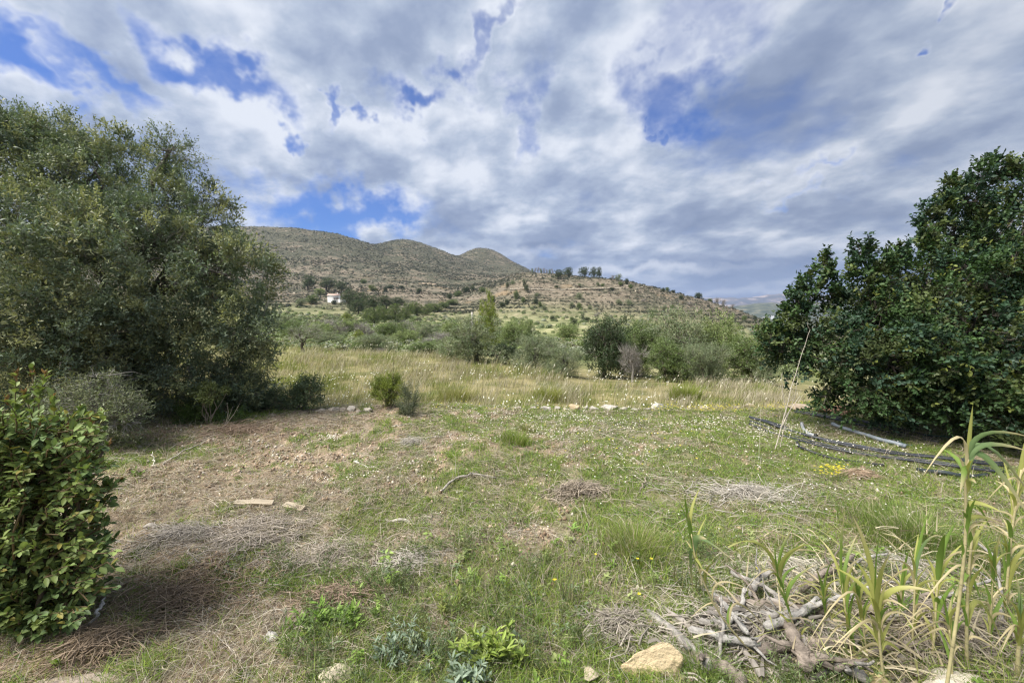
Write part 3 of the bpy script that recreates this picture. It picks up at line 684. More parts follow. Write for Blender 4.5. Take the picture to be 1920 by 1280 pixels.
# ------------------------------------------------------------------ plants of the middle distance and the hills
def unit_lobes(rng, n, z0, z1, r, wide=.3):
    out = []
    for i in range(n):
        a = rng.random()*2*math.pi; rr = wide*rng.random()**.5; z = z0+(z1-z0)*rng.random()
        k = 1-abs((z-(z0+z1)/2)/(z1-z0+1e-6))*.5
        out.append([math.cos(a)*rr, math.sin(a)*rr, z, r*k*(.8+.4*rng.random()), r*k*(.8+.4*rng.random()), r*k*(.7+.4*rng.random())*.9])
    return out
TPL = {}
def template(key, lobes, clumps, cr, ntw, tl, nleaf, L, W, cols, seed, trunk=True, up=.3, twc=(.2,.17,.14), twf=.25, r0=.035, tcol=(.10,.085,.07), zmin=.02, top=.5, shell=.55, spread=.8, extra=None):
    rng = np.random.default_rng(seed); mb = MB(); tw = MB()
    crown(lobes, clumps, cr, ntw, tl, nleaf, L, W, A(cols), rng, up=up, mb=mb, tw=(tw, twf), twc=twc, zmin=zmin, shell=shell, spread=spread, twr=.003)
    limbs(tw, (0,0,-.06), (0.02,0.01,top), r0, lobes, rng, tcol, n=6, sub=3, sides=6)
    a = mb.build('crown', M_leaf); b = tw.build('trunk', M_bark)
    TPL[key] = (a.data, b.data); bpy.data.objects.remove(a); bpy.data.objects.remove(b)
_r = np.random.default_rng(5)
G_dark = [[.060,.090,.038],[.070,.10,.042],[.05,.078,.036]]
G_olive = [[.19,.235,.13],[.155,.20,.105],[.24,.27,.155]]
G_mid = [[.135,.19,.06],[.16,.215,.07],[.105,.15,.055]]
G_light = [[.22,.285,.105],[.26,.31,.13],[.175,.235,.08]]
G_grey = [[.17,.17,.14],[.14,.145,.115],[.2,.195,.165]]
G_lime = [[.22,.27,.04],[.17,.22,.04],[.26,.29,.05]]
template('olive', unit_lobes(_r, 12, .16, .78, .27, .28), 330, .10, 9, .10, 7, .024, .009, G_olive, 101, top=.42, r0=.04)
template('scraggy', unit_lobes(_r, 8, .40, .80, .20, .34), 150, .09, 8, .10, 6, .022, .008, G_olive, 102, twf=.9, twc=(.30,.28,.25), top=.40, r0=.035)
template('dark', unit_lobes(_r, 14, .08, .78, .26, .26), 420, .10, 9, .09, 7, .024, .011, G_dark, 103, r0=.03)
template('green', unit_lobes(_r, 13, .06, .76, .27, .27), 380, .10, 9, .09, 7, .024, .011, G_mid, 104, r0=.03)
template('light', unit_lobes(_r, 13, .06, .76, .27, .27), 360, .10, 9, .09, 7, .024, .011, G_light, 105, r0=.03)
template('wispy', unit_lobes(_r, 13, .04, .72, .28, .28), 330, .12, 9, .15, 8, .028, .007, G_olive, 106, up=1.0, twf=.5, spread=.5, twc=(.2,.2,.15))
template('bare', unit_lobes(_r, 9, .12, .74, .26, .26), 170, .11, 9, .16, 2, .020, .006, G_grey, 107, up=1.1, twf=1.0, spread=.55, twc=(.27,.245,.225), tcol=(.25,.23,.21))
template('pine', unit_lobes(_r, 11, .20, .78, .26, .24), 300, .08, 9, .075, 8, .028, .006, [[.065,.095,.038],[.080,.115,.042],[.055,.083,.036]], 108, up=.6, r0=.03, top=.55)
template('lime', [[0,0,.82,.20,.20,.20],[.08,0,.62,.27,.27,.22],[-.12,.05,.55,.25,.25,.22],[.0,-.1,.38,.33,.33,.22],[-.05,.05,.95,.10,.10,.08],[.2,.05,.40,.24,.24,.2],[.1,.1,.2,.3,.3,.2]], 320, .085, 9, .09, 8, .030, .007, G_lime, 109, up=.9, r0=.03)
template('pine_light', unit_lobes(_r, 10, .12, .76, .26, .22), 260, .09, 9, .08, 8, .030, .007, [[.12,.165,.05],[.145,.19,.055],[.10,.145,.045]], 110, up=.8, r0=.03)
def grow(name, cat, key, px, top_py, wpx, d, label, base_py=None, group=None, sink=.0, tilt=0, seed=0):
    """a plant standing on the land at distance d (or where the base row meets the land), as wide and as tall as seen"""
    if base_py is not None and d is None:
        g = ground_hit(px, base_py); x, d = g[0], g[1]
    else: x = P(px, 640, d)[0]
    gz = zat(x, d); top = P(px, top_py, d)[2]; h = max(top-gz, .3)+sink; w = wpx/F*d
    t = thing(name, label, cat, (x, d, gz-sink), group)
    rz = (px*7.13+seed) % 6.28
    t.rotation_euler = (0, tilt, rz); t.scale = (w*1.16, w*1.16, h*1.10)
    for nm, me in zip(('crown', 'trunk'), TPL[key]):
        c = bpy.data.objects.new(nm, me); COL.objects.link(c); c.parent = t
    return t
GM = 'trees and shrubs behind the tall grass'
for a in [
 ('olive_tree','tree','scraggy',566,606,66,20,'small open olive with a forked bare trunk at the far edge of tall grass'),
 ('carob_tree','tree','olive',893,592,112,16.5,'spreading dark-trunked tree standing alone at the edge of tall grass in the middle'),
 ('pine_tree','tree','lime',914,565,50,24,'bright yellow-green young pine rising behind the lone dark-trunked tree'),
 ('shrub','shrub','light',962,598,66,30,'rounded pale green bush just right of the bright yellow-green pine'),
 ('shrub','shrub','light',990,597,24,31,'small bright bush top peeping out above the rounded pale green bush'),
 ('shrub','shrub','dark',945,640,64,17.5,'low dark bush to the right of the lone dark trunk'),
 ('shrub','shrub','wispy',1003,625,88,14.5,'wide grey-green feathery shrub beside the sunny pale field'),
 ('shrub','shrub','wispy',1055,648,74,13.2,'low feathery grey-green shrub at the left foot of the darkest evergreen'),
 ('evergreen_tree','tree','dark',1135,588,100,14.0,'darkest dense evergreen of the row behind the tall grass'),
 ('evergreen_tree','tree','green',1195,600,95,15.6,'mid-green rounded tree between the darkest evergreen and the tall airy olive'),
 ('shrub','shrub','bare',1187,645,60,12.3,'grey half-bare shrub in front of the darkest evergreen'),
 ('olive_tree','tree','olive',1285,576,130,14.5,'tallest airy grey-green olive of the row behind the tall grass'),
 ('olive_tree','tree','light',1345,588,95,15.2,'lighter green tree merging into the right side of the tallest airy olive'),
 ('shrub','shrub','green',1250,632,80,12.6,'green low shrub before the tallest airy olive'),
 ('shrub','shrub','wispy',1325,640,80,12.4,'soft low green shrub before the lighter green tree'),
 ('shrub','shrub','green',1398,628,90,13.5,'rounded green shrub ending the row beside the big carob'),
 ('shrub','shrub','olive',1445,650,60,12.6,'small grey shrub half hidden by the left edge of the big carob'),
 ('shrub','shrub','wispy',703,625,66,22,'grey-green upright shrub directly beyond the yellow-green spurge shrub'),
 ('shrub','shrub','green',672,640,34,22.5,'small green bush touching the left of the grey-green upright shrub'),
 ('shrub','shrub','bare',715,652,24,21,'little tuft of bare grey stems at the foot of the upright shrub'),
 ('shrub','shrub','green',803,637,78,20.5,'broad low deep-green bush left of the lone dark-trunked tree'),
 ('shrub','shrub','olive',845,640,62,18.5,'dull grey-green bush touching the left side of the lone dark-trunked tree'),
 ('shrub','shrub','light',762,618,56,34,'leafy green bush behind the gap of pale meadow'),
 ('shrub','shrub','bare',820,622,62,30,'grey twiggy shrub behind the broad low deep-green bush'),
 ('shrub','shrub','olive',620,622,70,32,'loose grey-green bush beyond the small open olive'),
 ('shrub','shrub','lime',672,622,30,40,'small yellow-tinged bush beyond the tall grass'),
 ('shrub','shrub','bare',624,597,58,60,'grey leafless thicket below the white house'),
 ('shrub','shrub','bare',684,604,44,48,'smaller grey leafless thicket right of the first one'),
 ('shrub','shrub','bare',765,600,36,60,'pale leafless bush at the foot of the light pines'),
 ('shrub','shrub','light',600,605,62,42,'green rounded bush up the slope behind the small open olive'),
 ('shrub','shrub','green',735,603,66,52,'spreading green bush below the light pines'),
 ('shrub','shrub','light',655,598,46,70,'light green bush on the slope below the dark pines'),
 ('shrub','shrub','green',550,600,50,50,'green bush showing beside the edge of the wild olive'),
 ('shrub','shrub','olive',795,604,52,46,'grey-green bush under the right end of the light pines'),
 ('shrub','shrub','olive',530,590,40,80,'grey bush on the slope touching the outline of the wild olive'),
 ('shrub','shrub','light',848,600,44,58,'pale bush on the slope left of the bright yellow-green pine'),
 ('shrub','shrub','wispy',885,598,40,50,'wispy shrub behind the crown of the lone dark-trunked tree'),
 ('shrub','shrub','olive',475,715,110,7.6,'grey-green bush filling the lower right side of the wild olive'),
 ('shrub','shrub','green',420,745,90,7.0,'green bush at the foot of the wild olive on the clearing side'),
 ('shrub','shrub','light',1065,606,52,62,'pale sunny bush at the near end of the pale field'),
]: grow(*a, group=GM)
rngm = np.random.default_rng(77)
def grow2(name, cat, key, px, base, h, w, label, group, tilt=0):
    # base and height read off the picture rows: the plant stands where its base row meets the land
    g = ground_hit(px, base); top = base-h*1.15; w *= 1.2
    return grow(name, cat, key, px, top, w, g[1], label, group=group, tilt=tilt)
GP = 'pines around the white house'
for a in [
 ('pine_tree','tree','pine',581,546,26,28,'round pine alone up the slope left of the white house'),
 ('pine_tree','tree','pine',617,547,22,36,'broad pine directly behind the roof of the white house'),
 ('pine_tree','tree','pine',645,549,18,22,'pine behind the tall pole beside the white house'),
 ('shrub','shrub','green',589,569,15,19,'round green bush on the bare soil left of the white house'),
 ('shrub','shrub','light',603,553,11,17,'light green bush by the left gable of the white house'),
 ('shrub','shrub','olive',566,573,12,20,'grey-green bush on the bare soil nearest the wild olive'),
 ('shrub','shrub','dark',629,571,8,8,'small dark bush before the white house wall'),
 ('pine_tree','tree','pine',660,582,34,34,'tall dark pine at the left end of the grove by the house'),
 ('pine_tree','tree','pine',682,583,30,36,'dark pine second from the left in the grove'),
 ('pine_tree','tree','pine',703,586,28,34,'dark pine in the middle of the grove'),
 ('pine_tree','tree','pine',724,582,24,34,'dark pine right of the middle of the grove'),
 ('pine_tree','tree','pine',745,578,18,32,'low dark pine at the right end of the grove'),
 ('pine_tree','tree','pine',672,592,26,30,'dark pine in the front row of the grove, left side'),
 ('pine_tree','tree','pine_light',702,607,28,30,'light green young pine nearest the dark grove'),
 ('pine_tree','tree','pine_light',722,604,28,28,'light green young pine, second in the light clump'),
 ('pine_tree','tree','pine_light',742,604,32,30,'tallest light green young pine of the clump'),
 ('pine_tree','tree','pine_light',762,601,30,28,'light green young pine right of the tallest one'),
 ('pine_tree','tree','pine_light',782,592,24,28,'light green young pine further up to the right'),
 ('pine_tree','tree','pine_light',800,590,18,26,'small light pine near the right end of the clump'),
 ('pine_tree','tree','pine_light',818,584,14,30,'lowest light pine tailing off towards the gully'),
 ('pine_tree','tree','pine_light',690,600,20,22,'small light pine between the dark and the light clumps'),
 ('shrub','shrub','lime',650,604,14,18,'yellow-green bush below the dark grove'),
]: grow2(*a, GP)
GT = 'small trees on the terraced hill'
HT = [
 (1045,523,19,20,'pine','leftmost of the big round pines on the crest of the terraced hill'),
 (1066,519,20,19,'pine','second big round pine on the crest of the terraced hill'),
 (1078,517,18,15,'pine','third crest pine, tight against the second'),
 (1095,516,20,20,'pine','fourth big pine on the crest, standing alone'),
 (1112,516,22,13,'pine','left one of the tall pair of crest pines'),
 (1122,516,22,12,'pine','right one of the tall pair of crest pines'),
 (1157,521,14,13,'olive','greyish round tree on the crest right of the tall pair'),
 (1147,520,9,10,'bare','small grey tree just left of the greyish round crest tree'),
 (1173,533,13,8,'dark','dark upright tree under the right part of the crest'),
 (1161,534,8,8,'green','small round tree left of the dark upright one'),
 (1180,541,9,9,'green','small round tree a little below the dark upright one'),
 (1128,537,6,7,'green','tiny bush on the brown slope under the tall pair'),
 (1119,536,8,6,'olive','tiny grey bush on the brown slope under the tall pair'),
 (1145,542,5,7,'dark','tiny dark bush on the stone track'),
 (1241,545,10,7,'dark','dark slim tree on the skyline shoulder of the terraced hill'),
 (1248,536,8,9,'green','round tree on the skyline shoulder of the terraced hill'),
 (1259,541,5,9,'dark','dark low bush on the skyline shoulder'),
 (1274,559,10,9,'dark','dark bush below the ochre bank on the right shoulder'),
 (1307,555,13,14,'dark','dark spreading tree on the right shoulder of the terraced hill'),
 (1328,559,6,9,'green','low bush right of the dark spreading tree'),
 (1342,562,12,12,'bare','left bare grey tree of the cluster on the right shoulder'),
 (1353,564,13,12,'bare','right bare grey tree of the cluster on the right shoulder'),
 (1371,572,9,9,'bare','last small bare tree down the right shoulder'),
 (1044,541,7,12,'pine','flat umbrella-shaped pine on the brown slope'),
 (1086,561,14,15,'olive','grey-green round tree in the middle of the terraces'),
 (1085,579,13,12,'green','green tree straight below the grey-green round one'),
 (1104,580,9,10,'olive','grey bush right of the green mid-slope tree'),
 (1092,598,14,8,'wispy','pale upright shrub low on the terraces'),
 (1099,602,9,11,'dark','dark bush at the foot of the pale upright shrub'),
 (1035,600,9,11,'dark','dark bush low on the left of the terraces'),
 (1071,599,6,7,'green','small bush low on the terraces'),
 (952,540,11,9,'pine','small dark pine highest on the left flank'),
 (962,534,10,9,'olive','grey tree on the left flank near the crest'),
 (982,538,14,10,'pine','left one of two touching pines on the left flank'),
 (988,547,15,12,'pine','right and lower one of two touching pines on the left flank'),
 (968,560,17,13,'green','tall grey-green tree on the left flank'),
 (981,566,10,8,'green','small tree right of the tall one on the left flank'),
 (951,571,11,10,'dark','dark tree low on the left flank'),
 (941,575,10,13,'dark','dark bush lowest on the left flank'),
 (1004,569,12,9,'dark','dark upright tree mid-slope'),
 (1012,574,10,8,'green','green small tree touching the dark upright one'),
 (1006,555,7,8,'olive','small grey tree above the dark upright tree'),
 (1019,580,9,9,'olive','grey small tree at the tail of the mid-slope group'),
 (1085,537,6,7,'olive','grey bush under the second crest pine'),
 (1070,574,9,10,'olive','grey-green bush left of the green mid-slope tree'),
 (1158,570,11,12,'olive','grey-green tree on the right half of the terraces'),
 (1178,572,12,13,'olive','broader grey-green tree on the right half of the terraces'),
 (1120,594,10,15,'bare','pale grey leafless shrub low on the terraces'),
 (1243,580,11,12,'olive','grey bush under the right shoulder'),
 (1259,578,8,8,'green','green bush under the right shoulder'),
 (1311,585,8,8,'green','green bush low on the right shoulder'),
 (1369,597,14,13,'olive','grey-green tree far down the right end of the hill'),
 (1393,601,13,12,'green','green tree far down the right end of the hill'),
 (1414,598,7,8,'dark','last dark bush at the right foot of the hill'),
 (1205,566,7,10,'bare','bare grey shrub on the right half of the terraces'),
 (1290,572,7,12,'bare','bare grey shrub below the dark spreading tree'),
 (925,566,12,8,'dark','dark tree at the top left of the green slope'),
 (918,566,7,8,'olive','grey bush touching the dark tree of the green slope'),
 (905,548,11,14,'green','green tree at the head of the gully'),
 (888,545,11,12,'pine','umbrella pine left of the head of the gully'),
 (875,548,12,15,'dark','dark clump of tree at the gully head'),
 (860,556,12,15,'green','green tree sunk in the gully'),
 (843,560,10,11,'dark','dark bush beside the pale track'),
 (848,572,12,24,'green','broad green bush spreading in the gully'),
 (832,576,11,22,'green','lower broad green bush in the gully'),
 (788,549,10,12,'dark','lone round tree on the tan slope under the ruin'),
 (755,541,7,12,'dark','dark round bush left of the lone round tree'),
 (734,541,7,13,'dark','wide dark bush left on the tan slope'),
 (685,532,10,11,'green','lone round tree high above the house'),
 (702,545,13,20,'pine_light','light pine on the slope right above the grove'),
 (725,545,8,8,'dark','small dark bush above the grove'),
]
for k in range(8):
    HT.append((998+k*5.2, 510+k*.6, 9+3*((k*37)%5)/5, 5.5, 'bare' if k % 3 else 'olive', ['first','second','third','fourth','fifth','sixth','seventh','eighth'][k]+' slim grey tree from the left in the row on the skyline'))
for (px, b, h, w, key, lab) in HT:
    nm = 'pine_tree' if key.startswith('pine') else ('shrub' if ('bush' in lab or 'shrub' in lab) else 'tree')
    # skyline trees stand on the crest: if the base row overshoots the land use the crest distance
    g = ground_hit(px, b); d = g[1]
    if d > 620 and px > 940:
        dd = np.arange(330, 560, 4.0); rx, ry, rz = ray(px, b); zz = (H(rx/ry*dd, dd)-EYE)/dd; d = float(dd[np.argmax(zz)])
    x = P(px, 640, d)[0]; gz = zat(x, d); w_ = w/F*d*(1.45 if key == 'pine' and b < 526 else 1.15); h_ = h/F*d
    t = thing(nm, lab, 'shrub' if nm == 'shrub' else 'tree', (x, d, gz-.1*h_), GT)
    t.rotation_euler = (0, 0, px*3.7 % 6.28); t.scale = (w_, w_, h_*1.12)
    for n_, me in zip(('crown', 'trunk'), TPL[key]):
        c = bpy.data.objects.new(n_, me); COL.objects.link(c); c.parent = t

def scrub():
    """the uncountable bushes that mottle the hills and the rough land below, one mass"""
    rng = np.random.default_rng(301)
    def scatter(n, d0, d1, px0, px1, size, cols, dens, name, lab, nt=22, p=1.0, fs=.62):
        d = np.exp(rng.uniform(math.log(d0), math.log(d1), n)); px = rng.uniform(px0, px1, n)
        x = (px-960)/F*d; keep = dens(px, d, x, rng); d, px, x = d[keep], px[keep], x[keep]; n = len(d)
        z = H(x, d); r = size(d, rng, n)
        m = nt; T = np.repeat(np.arange(n), m); s = sphere_dirs(n*m, rng); s[:, 2] = np.abs(s[:, 2])
        rr = r[T]*(.6+.4*rng.random(n*m))
        c = np.stack([x[T]+s[:, 0]*rr, d[T]+s[:, 1]*rr, z[T]+s[:, 2]*rr*.95-.02*rr], 1)
        q = np.repeat(r[T]*fs*(.7+.6*rng.random(n*m)), 1)
        dd = norm(np.cross(s, sphere_dirs(n*m, rng))); nn = norm(s+rng.normal(size=s.shape)*.35)
        cc = cols[rng.integers(0, len(cols), n)]*(.75+.5*rng.random((n, 1))); C = cc[T]*(.75+.5*rng.random((n*m, 1)))
        mb = MB(); leaf_quads(mb, c-dd*q[:, None]*.5, dd, nn, q, q*.85, C, fold=.2)
        o = mb.build(name, M_leaf); tag(o, lab, 'scrub', kind='stuff'); return n
    nz = lambda x, d, s, k: fbm(x/k, d/k, s, 3)
    colH = A([[.038,.047,.029],[.046,.054,.033],[.060,.065,.042],[.033,.040,.026],[.10,.10,.07]])
    def densH(px, d, x, rng):
        up = sstep(H(x, d), 25, 90); n1 = nz(x, d, 5, 45)
        hill = sstep(px, 930, 1000)*(1-sstep(d, 500, 560))
        p = .16+.75*sstep(n1+.10*up, .46, .62); zz = H(x, d)+(fbm(x/60, d/60, 70, 2)-.5)*2.5; fr = zz/2.4-np.floor(zz/2.4); p = np.where(px < 930, p*(.75+.45*up), np.where(d < 520, (.22+.5*sstep(n1, .42, .6))*np.where((fr > .70) | (fr < .08), 1.3, .6), p*.5))
        return (rng.random(len(d)) < p)
    scatter(24000, 240, 620, 430, 1500, lambda d, r, n: (.55+.9*r.random(n)**2)*(1+.4*(d > 400)), colH, densH, 'hillside_scrub', 'dark scrub bushes dotted over the hillsides', 16)
    scatter(17000, 600, 1400, 400, 1010, lambda d, r, n: (1.0+1.5*r.random(n)**2), colH, densH, 'upper_hillside_scrub', 'dense scrub covering the higher hills', 12)
    colV = A([[.15,.19,.085],[.19,.23,.11],[.11,.15,.055],[.23,.23,.15],[.24,.26,.19],[.17,.22,.075]])
    def densV(px, d, x, rng):
        n1 = nz(x, d, 8, 14)
        p = .22+.75*sstep(n1, .36, .52)+.25*(px < 870)
        fld = sstep(px, 985, 1010)*(1-sstep(px, 1105, 1125))*sstep(d, 45, 60)*(1-sstep(d, 140, 160)); p = p*(1-fld*.93)
        soil = sstep(px, 540, 560)*(1-sstep(px, 690, 720))*sstep(d, 205, 220)*(1-sstep(d, 290, 300)); p = p*(1-soil*.85)
        p = np.where((px > 820) & (d > 150), p*.6, p)
        return (rng.random(len(d)) < p) & (d > 24)
    scatter(7500, 24, 250, 420, 1600, lambda d, r, n: (.26+.013*np.minimum(d, 90)*(.3+.8*r.random(n))), colV, densV, 'valley_scrub', 'low green and grey scrub on the rough land below the terrace', 120, fs=.30)
scrub()
def outcrops():
    rng = np.random.default_rng(305); n = 15000
    d = np.exp(rng.uniform(math.log(280), math.log(1400), n)); px = rng.uniform(400, 1420, n); x = (px-960)/F*d
    k = rng.random(n) < sstep(fbm(x/38, d/38, 66, 3), .46, .62)*np.where(px > 985, .45, 1.0); d, px, x = d[k], px[k], x[k]; n = len(x); z = H(x, d); r = (.5+1.3*rng.random(n)**2)*(.6+d/900)
    V = norm(rng.normal(size=(n, 6, 3)))*A([1.6, .8, .55])*r[:, None, None]+np.stack([x, d, z+.1], 1)[:, None]
    f = A([[0,1,2],[0,2,3],[0,3,4],[5,1,2],[5,3,4],[0,1,4],[5,2,3]]); mb = MB()
    mb.add(V.reshape(-1, 3), (f[None]+6*np.arange(n)[:, None, None]).reshape(-1, 3), np.repeat(A([[.36,.30,.235],[.30,.255,.20],[.44,.38,.30],[.34,.26,.18]])[rng.integers(0, 4, n)]*(.8+.3*rng.random((n, 1))), 6, 0))
    tag(mb.build('rock_outcrops', M_stone), 'pale limestone outcrops speckling the hills', 'outcrops', kind='stuff')
outcrops()

def box(mb, x0, x1, y0, y1, z0, z1, C=(1,1,1)):
    V = [(x0,y0,z0),(x1,y0,z0),(x1,y1,z0),(x0,y1,z0),(x0,y0,z1),(x1,y0,z1),(x1,y1,z1),(x0,y1,z1)]
    mb.add(V, A([[3,2,1,0],[4,5,6,7],[0,1,5,4],[1,2,6,5],[2,3,7,6],[3,0,4,7]]), C); return mb
def house():
    g = ground_hit(630, 567); s = g[1]/F; o = A([g[0], g[1], zat(g[0], g[1])-.4])
    t = thing('white_house', 'small white country house with low red roof beside the dark pine grove', 'house', o); t.rotation_euler = (0,0,.12)
    wht = (.80,.79,.76)
    m = MB(); w = 20*s; h = 14*s; wx0 = -15*s
    # gabled main wall prism
    V = [(wx0,0,-3),(wx0+w,0,-3),(wx0+w,5,-3),(wx0,5,-3),(wx0,0,h),(wx0+w,0,h),(wx0+w,5,h),(wx0,5,h),(wx0,2.5,h+1.0),(wx0+w,2.5,h+1.0)]
    m.add(V, [A([[0,1,5,4],[2,3,7,6]]), A([[1,2,6,9,5]]), A([[3,0,4,8,7]])], wht); m.build('wall', M_wall, t)
    r = MB(); e = .35
    for a, b in (((-e, h-.1),(2.5, h+1.12)), ((2.5, h+1.12),(5+e, h-.1))):
        V = [(wx0-e,a[0],a[1]),(wx0+w+e,a[0],a[1]),(wx0+w+e,b[0],b[1]),(wx0-e,b[0],b[1])]; V2 = [(x,y,z+.16) for x,y,z in V]
        r.add(V+V2, A([[3,2,1,0],[4,5,6,7],[0,1,5,4],[1,2,6,5],[2,3,7,6],[3,0,4,7]]), (.50,.36,.30))
    rf = r.build('roof', M_stone, t)
    c = MB(); box(c, wx0+w*.78, wx0+w*.78+.6, 2.2, 2.8, h+.5, h+2.2, wht); box(c, wx0+w*.78-.08, wx0+w*.78+.68, 2.12, 2.88, h+2.2, h+2.36, (.36,.2,.14)); c.build('chimney', M_wall, rf)
    a = MB(); box(a, wx0+w+.003, wx0+w+10*s, -.6, 4, -3, h*.5, wht); box(a, wx0+2.5, wx0+w*.7, -2.6, -.003, -3, h*.28, wht); a.build('annex_wall', M_wall, t)
    for k, x in enumerate((wx0+w*.55, wx0+w*.72, wx0+w*.88)):
        q = MB(); box(q, x, x+.75, -.06, .03, h*.52, h*.52+1.3, (.06,.045,.04)); f = q.build('window', M_wall, t)
        q = MB(); box(q, x-.12, x+.87, -.14, -.062, h*.52-.14, h*.52-.02, (.5,.3,.24)); q.build('sill', M_wall, f)
    # ochre bank before it
    p = ground_hit(643, 560); q = MB(); hh = 15/F*p[1]
    tube(q, [(0,0,-.3),(0,0,hh)], [.16,.11], (.34,.33,.31), 8); box(q, -.5,.5,-.05,.05,hh-.6,hh-.48,(.3,.29,.27)); o2 = q.build('utility_pole', M_stone); o2.location = (p[0], p[1], zat(p[0], p[1])); tag(o2, 'tall thin pole rising beside the white house', 'pole')
    p = P(885, 640, 33); gz = zat(p[0], 33); q = MB(); hh = P(885, 585, 33)[2]-gz
    tube(q, [(0,0,-.3),(.02,0,hh)], [.10,.085], (.40,.38,.33), 8); o3 = q.build('wooden_pole', M_bark); o3.location = (p[0], 33, gz); tag(o3, 'short pale wooden pole behind the crown of the lone dark-trunked tree', 'pole')
house()
def ruin():
    g = ground_hit(800, 533); s = g[1]/F; q = MB(); c = (.38,.30,.215); h = 3.8*s
    t = thing('stone_ruin', 'roofless ochre stone farm ruin on the hillside above the gully', 'ruin', (g[0], g[1], g[2]-.5))
    for x0, x1, hh in ((-16,-9,.8),(-9.01+.02,-2,1.0),(1,9,.85),(10,18,.6)): box(q, x0*s, x1*s, 0, .6, -2, h*hh, c)
    box(q, -16*s, -16*s+.6, .603, 5, -2, h*.7, c); box(q, 9*s-.6, 9*s, .603, 5, -2, h*.9, c); box(q, -8*s, -8*s+.6, .603, 5, -2, h, c)
    box(q, -1.99*s, .99*s, .02, .58, h*.62, h*.9, c)
    q.build('wall', M_stone, t)
ruin()
def track_wall():
    rows = [(958,542.5),(1010,543),(1050,543),(1100,542),(1140,541),(1190,539.5),(1238,538)]
    q = MB(); pts = []
    for k in range(96):
        px = 958+280*k/95; py = np.interp(px, [r[0] for r in rows], [r[1] for r in rows]); pts.append(ground_hit(px, py))
    pts = A(pts); pts[:, 1] = _sm(pts[:, 1], 12); pts[:, 0] = (958+280*np.arange(96)/95-960)/F*pts[:, 1]
    r = np.random.default_rng(5)
    for k in range(95):
        a = pts[k]; z = zat(a[0], a[1]); w = (1.0+.5*r.random()); box(q, a[0]-w*.5, a[0]+w*.45, a[1]-.3, a[1]+.3, z-.4, z+.55+.2*r.random(), A([.50,.44,.35])*(.8+.4*r.random()))
    o = q.build('low_wall', M_stone); tag(o, 'thin pale broken wall running along the track across the terraced hill', 'wall')
    for lab, pp, wd in (('a', [(818,551),(845,550.5),(870,549)], .8), ('b', [(700,541.5),(760,549),(800,552)], .7), ('c', [(958,544.2),(1050,544.6),(1140,542.6),(1238,539.6)], .8)):
        n = 40; xs = np.linspace(pp[0][0], pp[-1][0], n); ys = np.interp(xs, [p[0] for p in pp], [p[1] for p in pp]); G = A([ground_hit(x, y) for x, y in zip(xs, ys)]); G[:, 1] = _sm(G[:, 1], 15); G[:, 0] = (xs-960)/F*G[:, 1]
        za = H(G[:, 0], G[:, 1])+.25
        V = np.concatenate([np.stack([G[:, 0], G[:, 1]-wd, za], 1), np.stack([G[:, 0], G[:, 1]+wd, za], 1)]); i = np.arange(n-1)
        q = MB(); q.add(V, np.stack([i, i+1, i+n+1, i+n], 1), (.46,.39,.30)); tag(q.build('track', M_stone), kind='structure')
track_wall()
def plain_buildings():
    data = [(1433,592.5,9,2.6,'white warehouse with a stepped roof, largest on the plain','warehouse'),(1425,589,6,1.6,'small low white building behind the largest warehouse','building'),(1463,595,3,3.2,'little upright white block beside the curved road','building'),
            (1453,590.5,4,1.6,'pale flat shed beyond the curved road','shed'),(1444,591.5,5,1.3,'pale shed between the warehouse and the road','shed'),(1405,588,5,1.2,'faint pale building at the foot of the blue hills','building')]
    for px, py, w, h, lab, cat in data:
        rx, ry, rz = ray(px, py); d = -(EYE+60)/(rz/ry); x = rx/ry*d; s = d/F
        t = thing(cat if cat != 'building' else 'far_building', lab, cat, (x, d, -60.2), 'white buildings on the plain'); q = MB()
        box(q, -w/2*s, w*.18*s, 0, 22, 0, h*.62*s, (.72,.72,.70)); box(q, w*.18*s+.01, w/2*s, 2, 26, 0, h*s, (.78,.78,.76)); q.build('wall', M_wall, t)
        q = MB(); box(q, -w/2*s-.8, w*.18*s-.1, -.8, 22.8, h*.62*s+.01, h*.62*s+1.0, (.5,.5,.5)); box(q, w*.18*s-.05, w/2*s+.8, 1.2, 26.8, h*s+.01, h*s+1.0, (.52,.5,.48)); q.build('roof', M_wall, t)
        for k in range(3):
            q = MB(); x0 = (-w*.42+k*w*.2)*s; box(q, x0, x0+w*.08*s, -.12, -.005, 1.5, 1.5+h*.22*s, (.1,.1,.11)); q.build('window', M_wall, t)
    pts = [(1430,596),(1443,594.5),(1449,595),(1447,597),(1453,599.5),(1462,602),(1475,606)]
    L = [];
    for px, py in pts:
        rx, ry, rz = ray(px, py); d = -(EYE+59.7)/(rz/ry); L.append((rx/ry*d, d))
    L = A(L); k = np.linspace(0, len(L)-1, 60); X = _sm(np.interp(k, np.arange(len(L)), L[:, 0]), 4); Y = _sm(np.interp(k, np.arange(len(L)), L[:, 1]), 4)
    D = norm(np.stack([np.gradient(X), np.gradient(Y)], 1)); N = np.stack([-D[:, 1], D[:, 0]], 1)*9
    Z = np.maximum(H(X, Y), H(X+N[:, 0], Y+N[:, 1])); Z = np.maximum(Z, H(X-N[:, 0], Y-N[:, 1]))+.5
    V = np.concatenate([np.stack([X+N[:, 0], Y+N[:, 1], Z], 1), np.stack([X-N[:, 0], Y-N[:, 1], Z], 1)]); i = np.arange(59)
    q = MB(); q.add(V, np.stack([i+60, i+61, i+1, i], 1), (.40,.40,.40)); tag(q.build('road', M_wall), kind='structure')
plain_buildings()

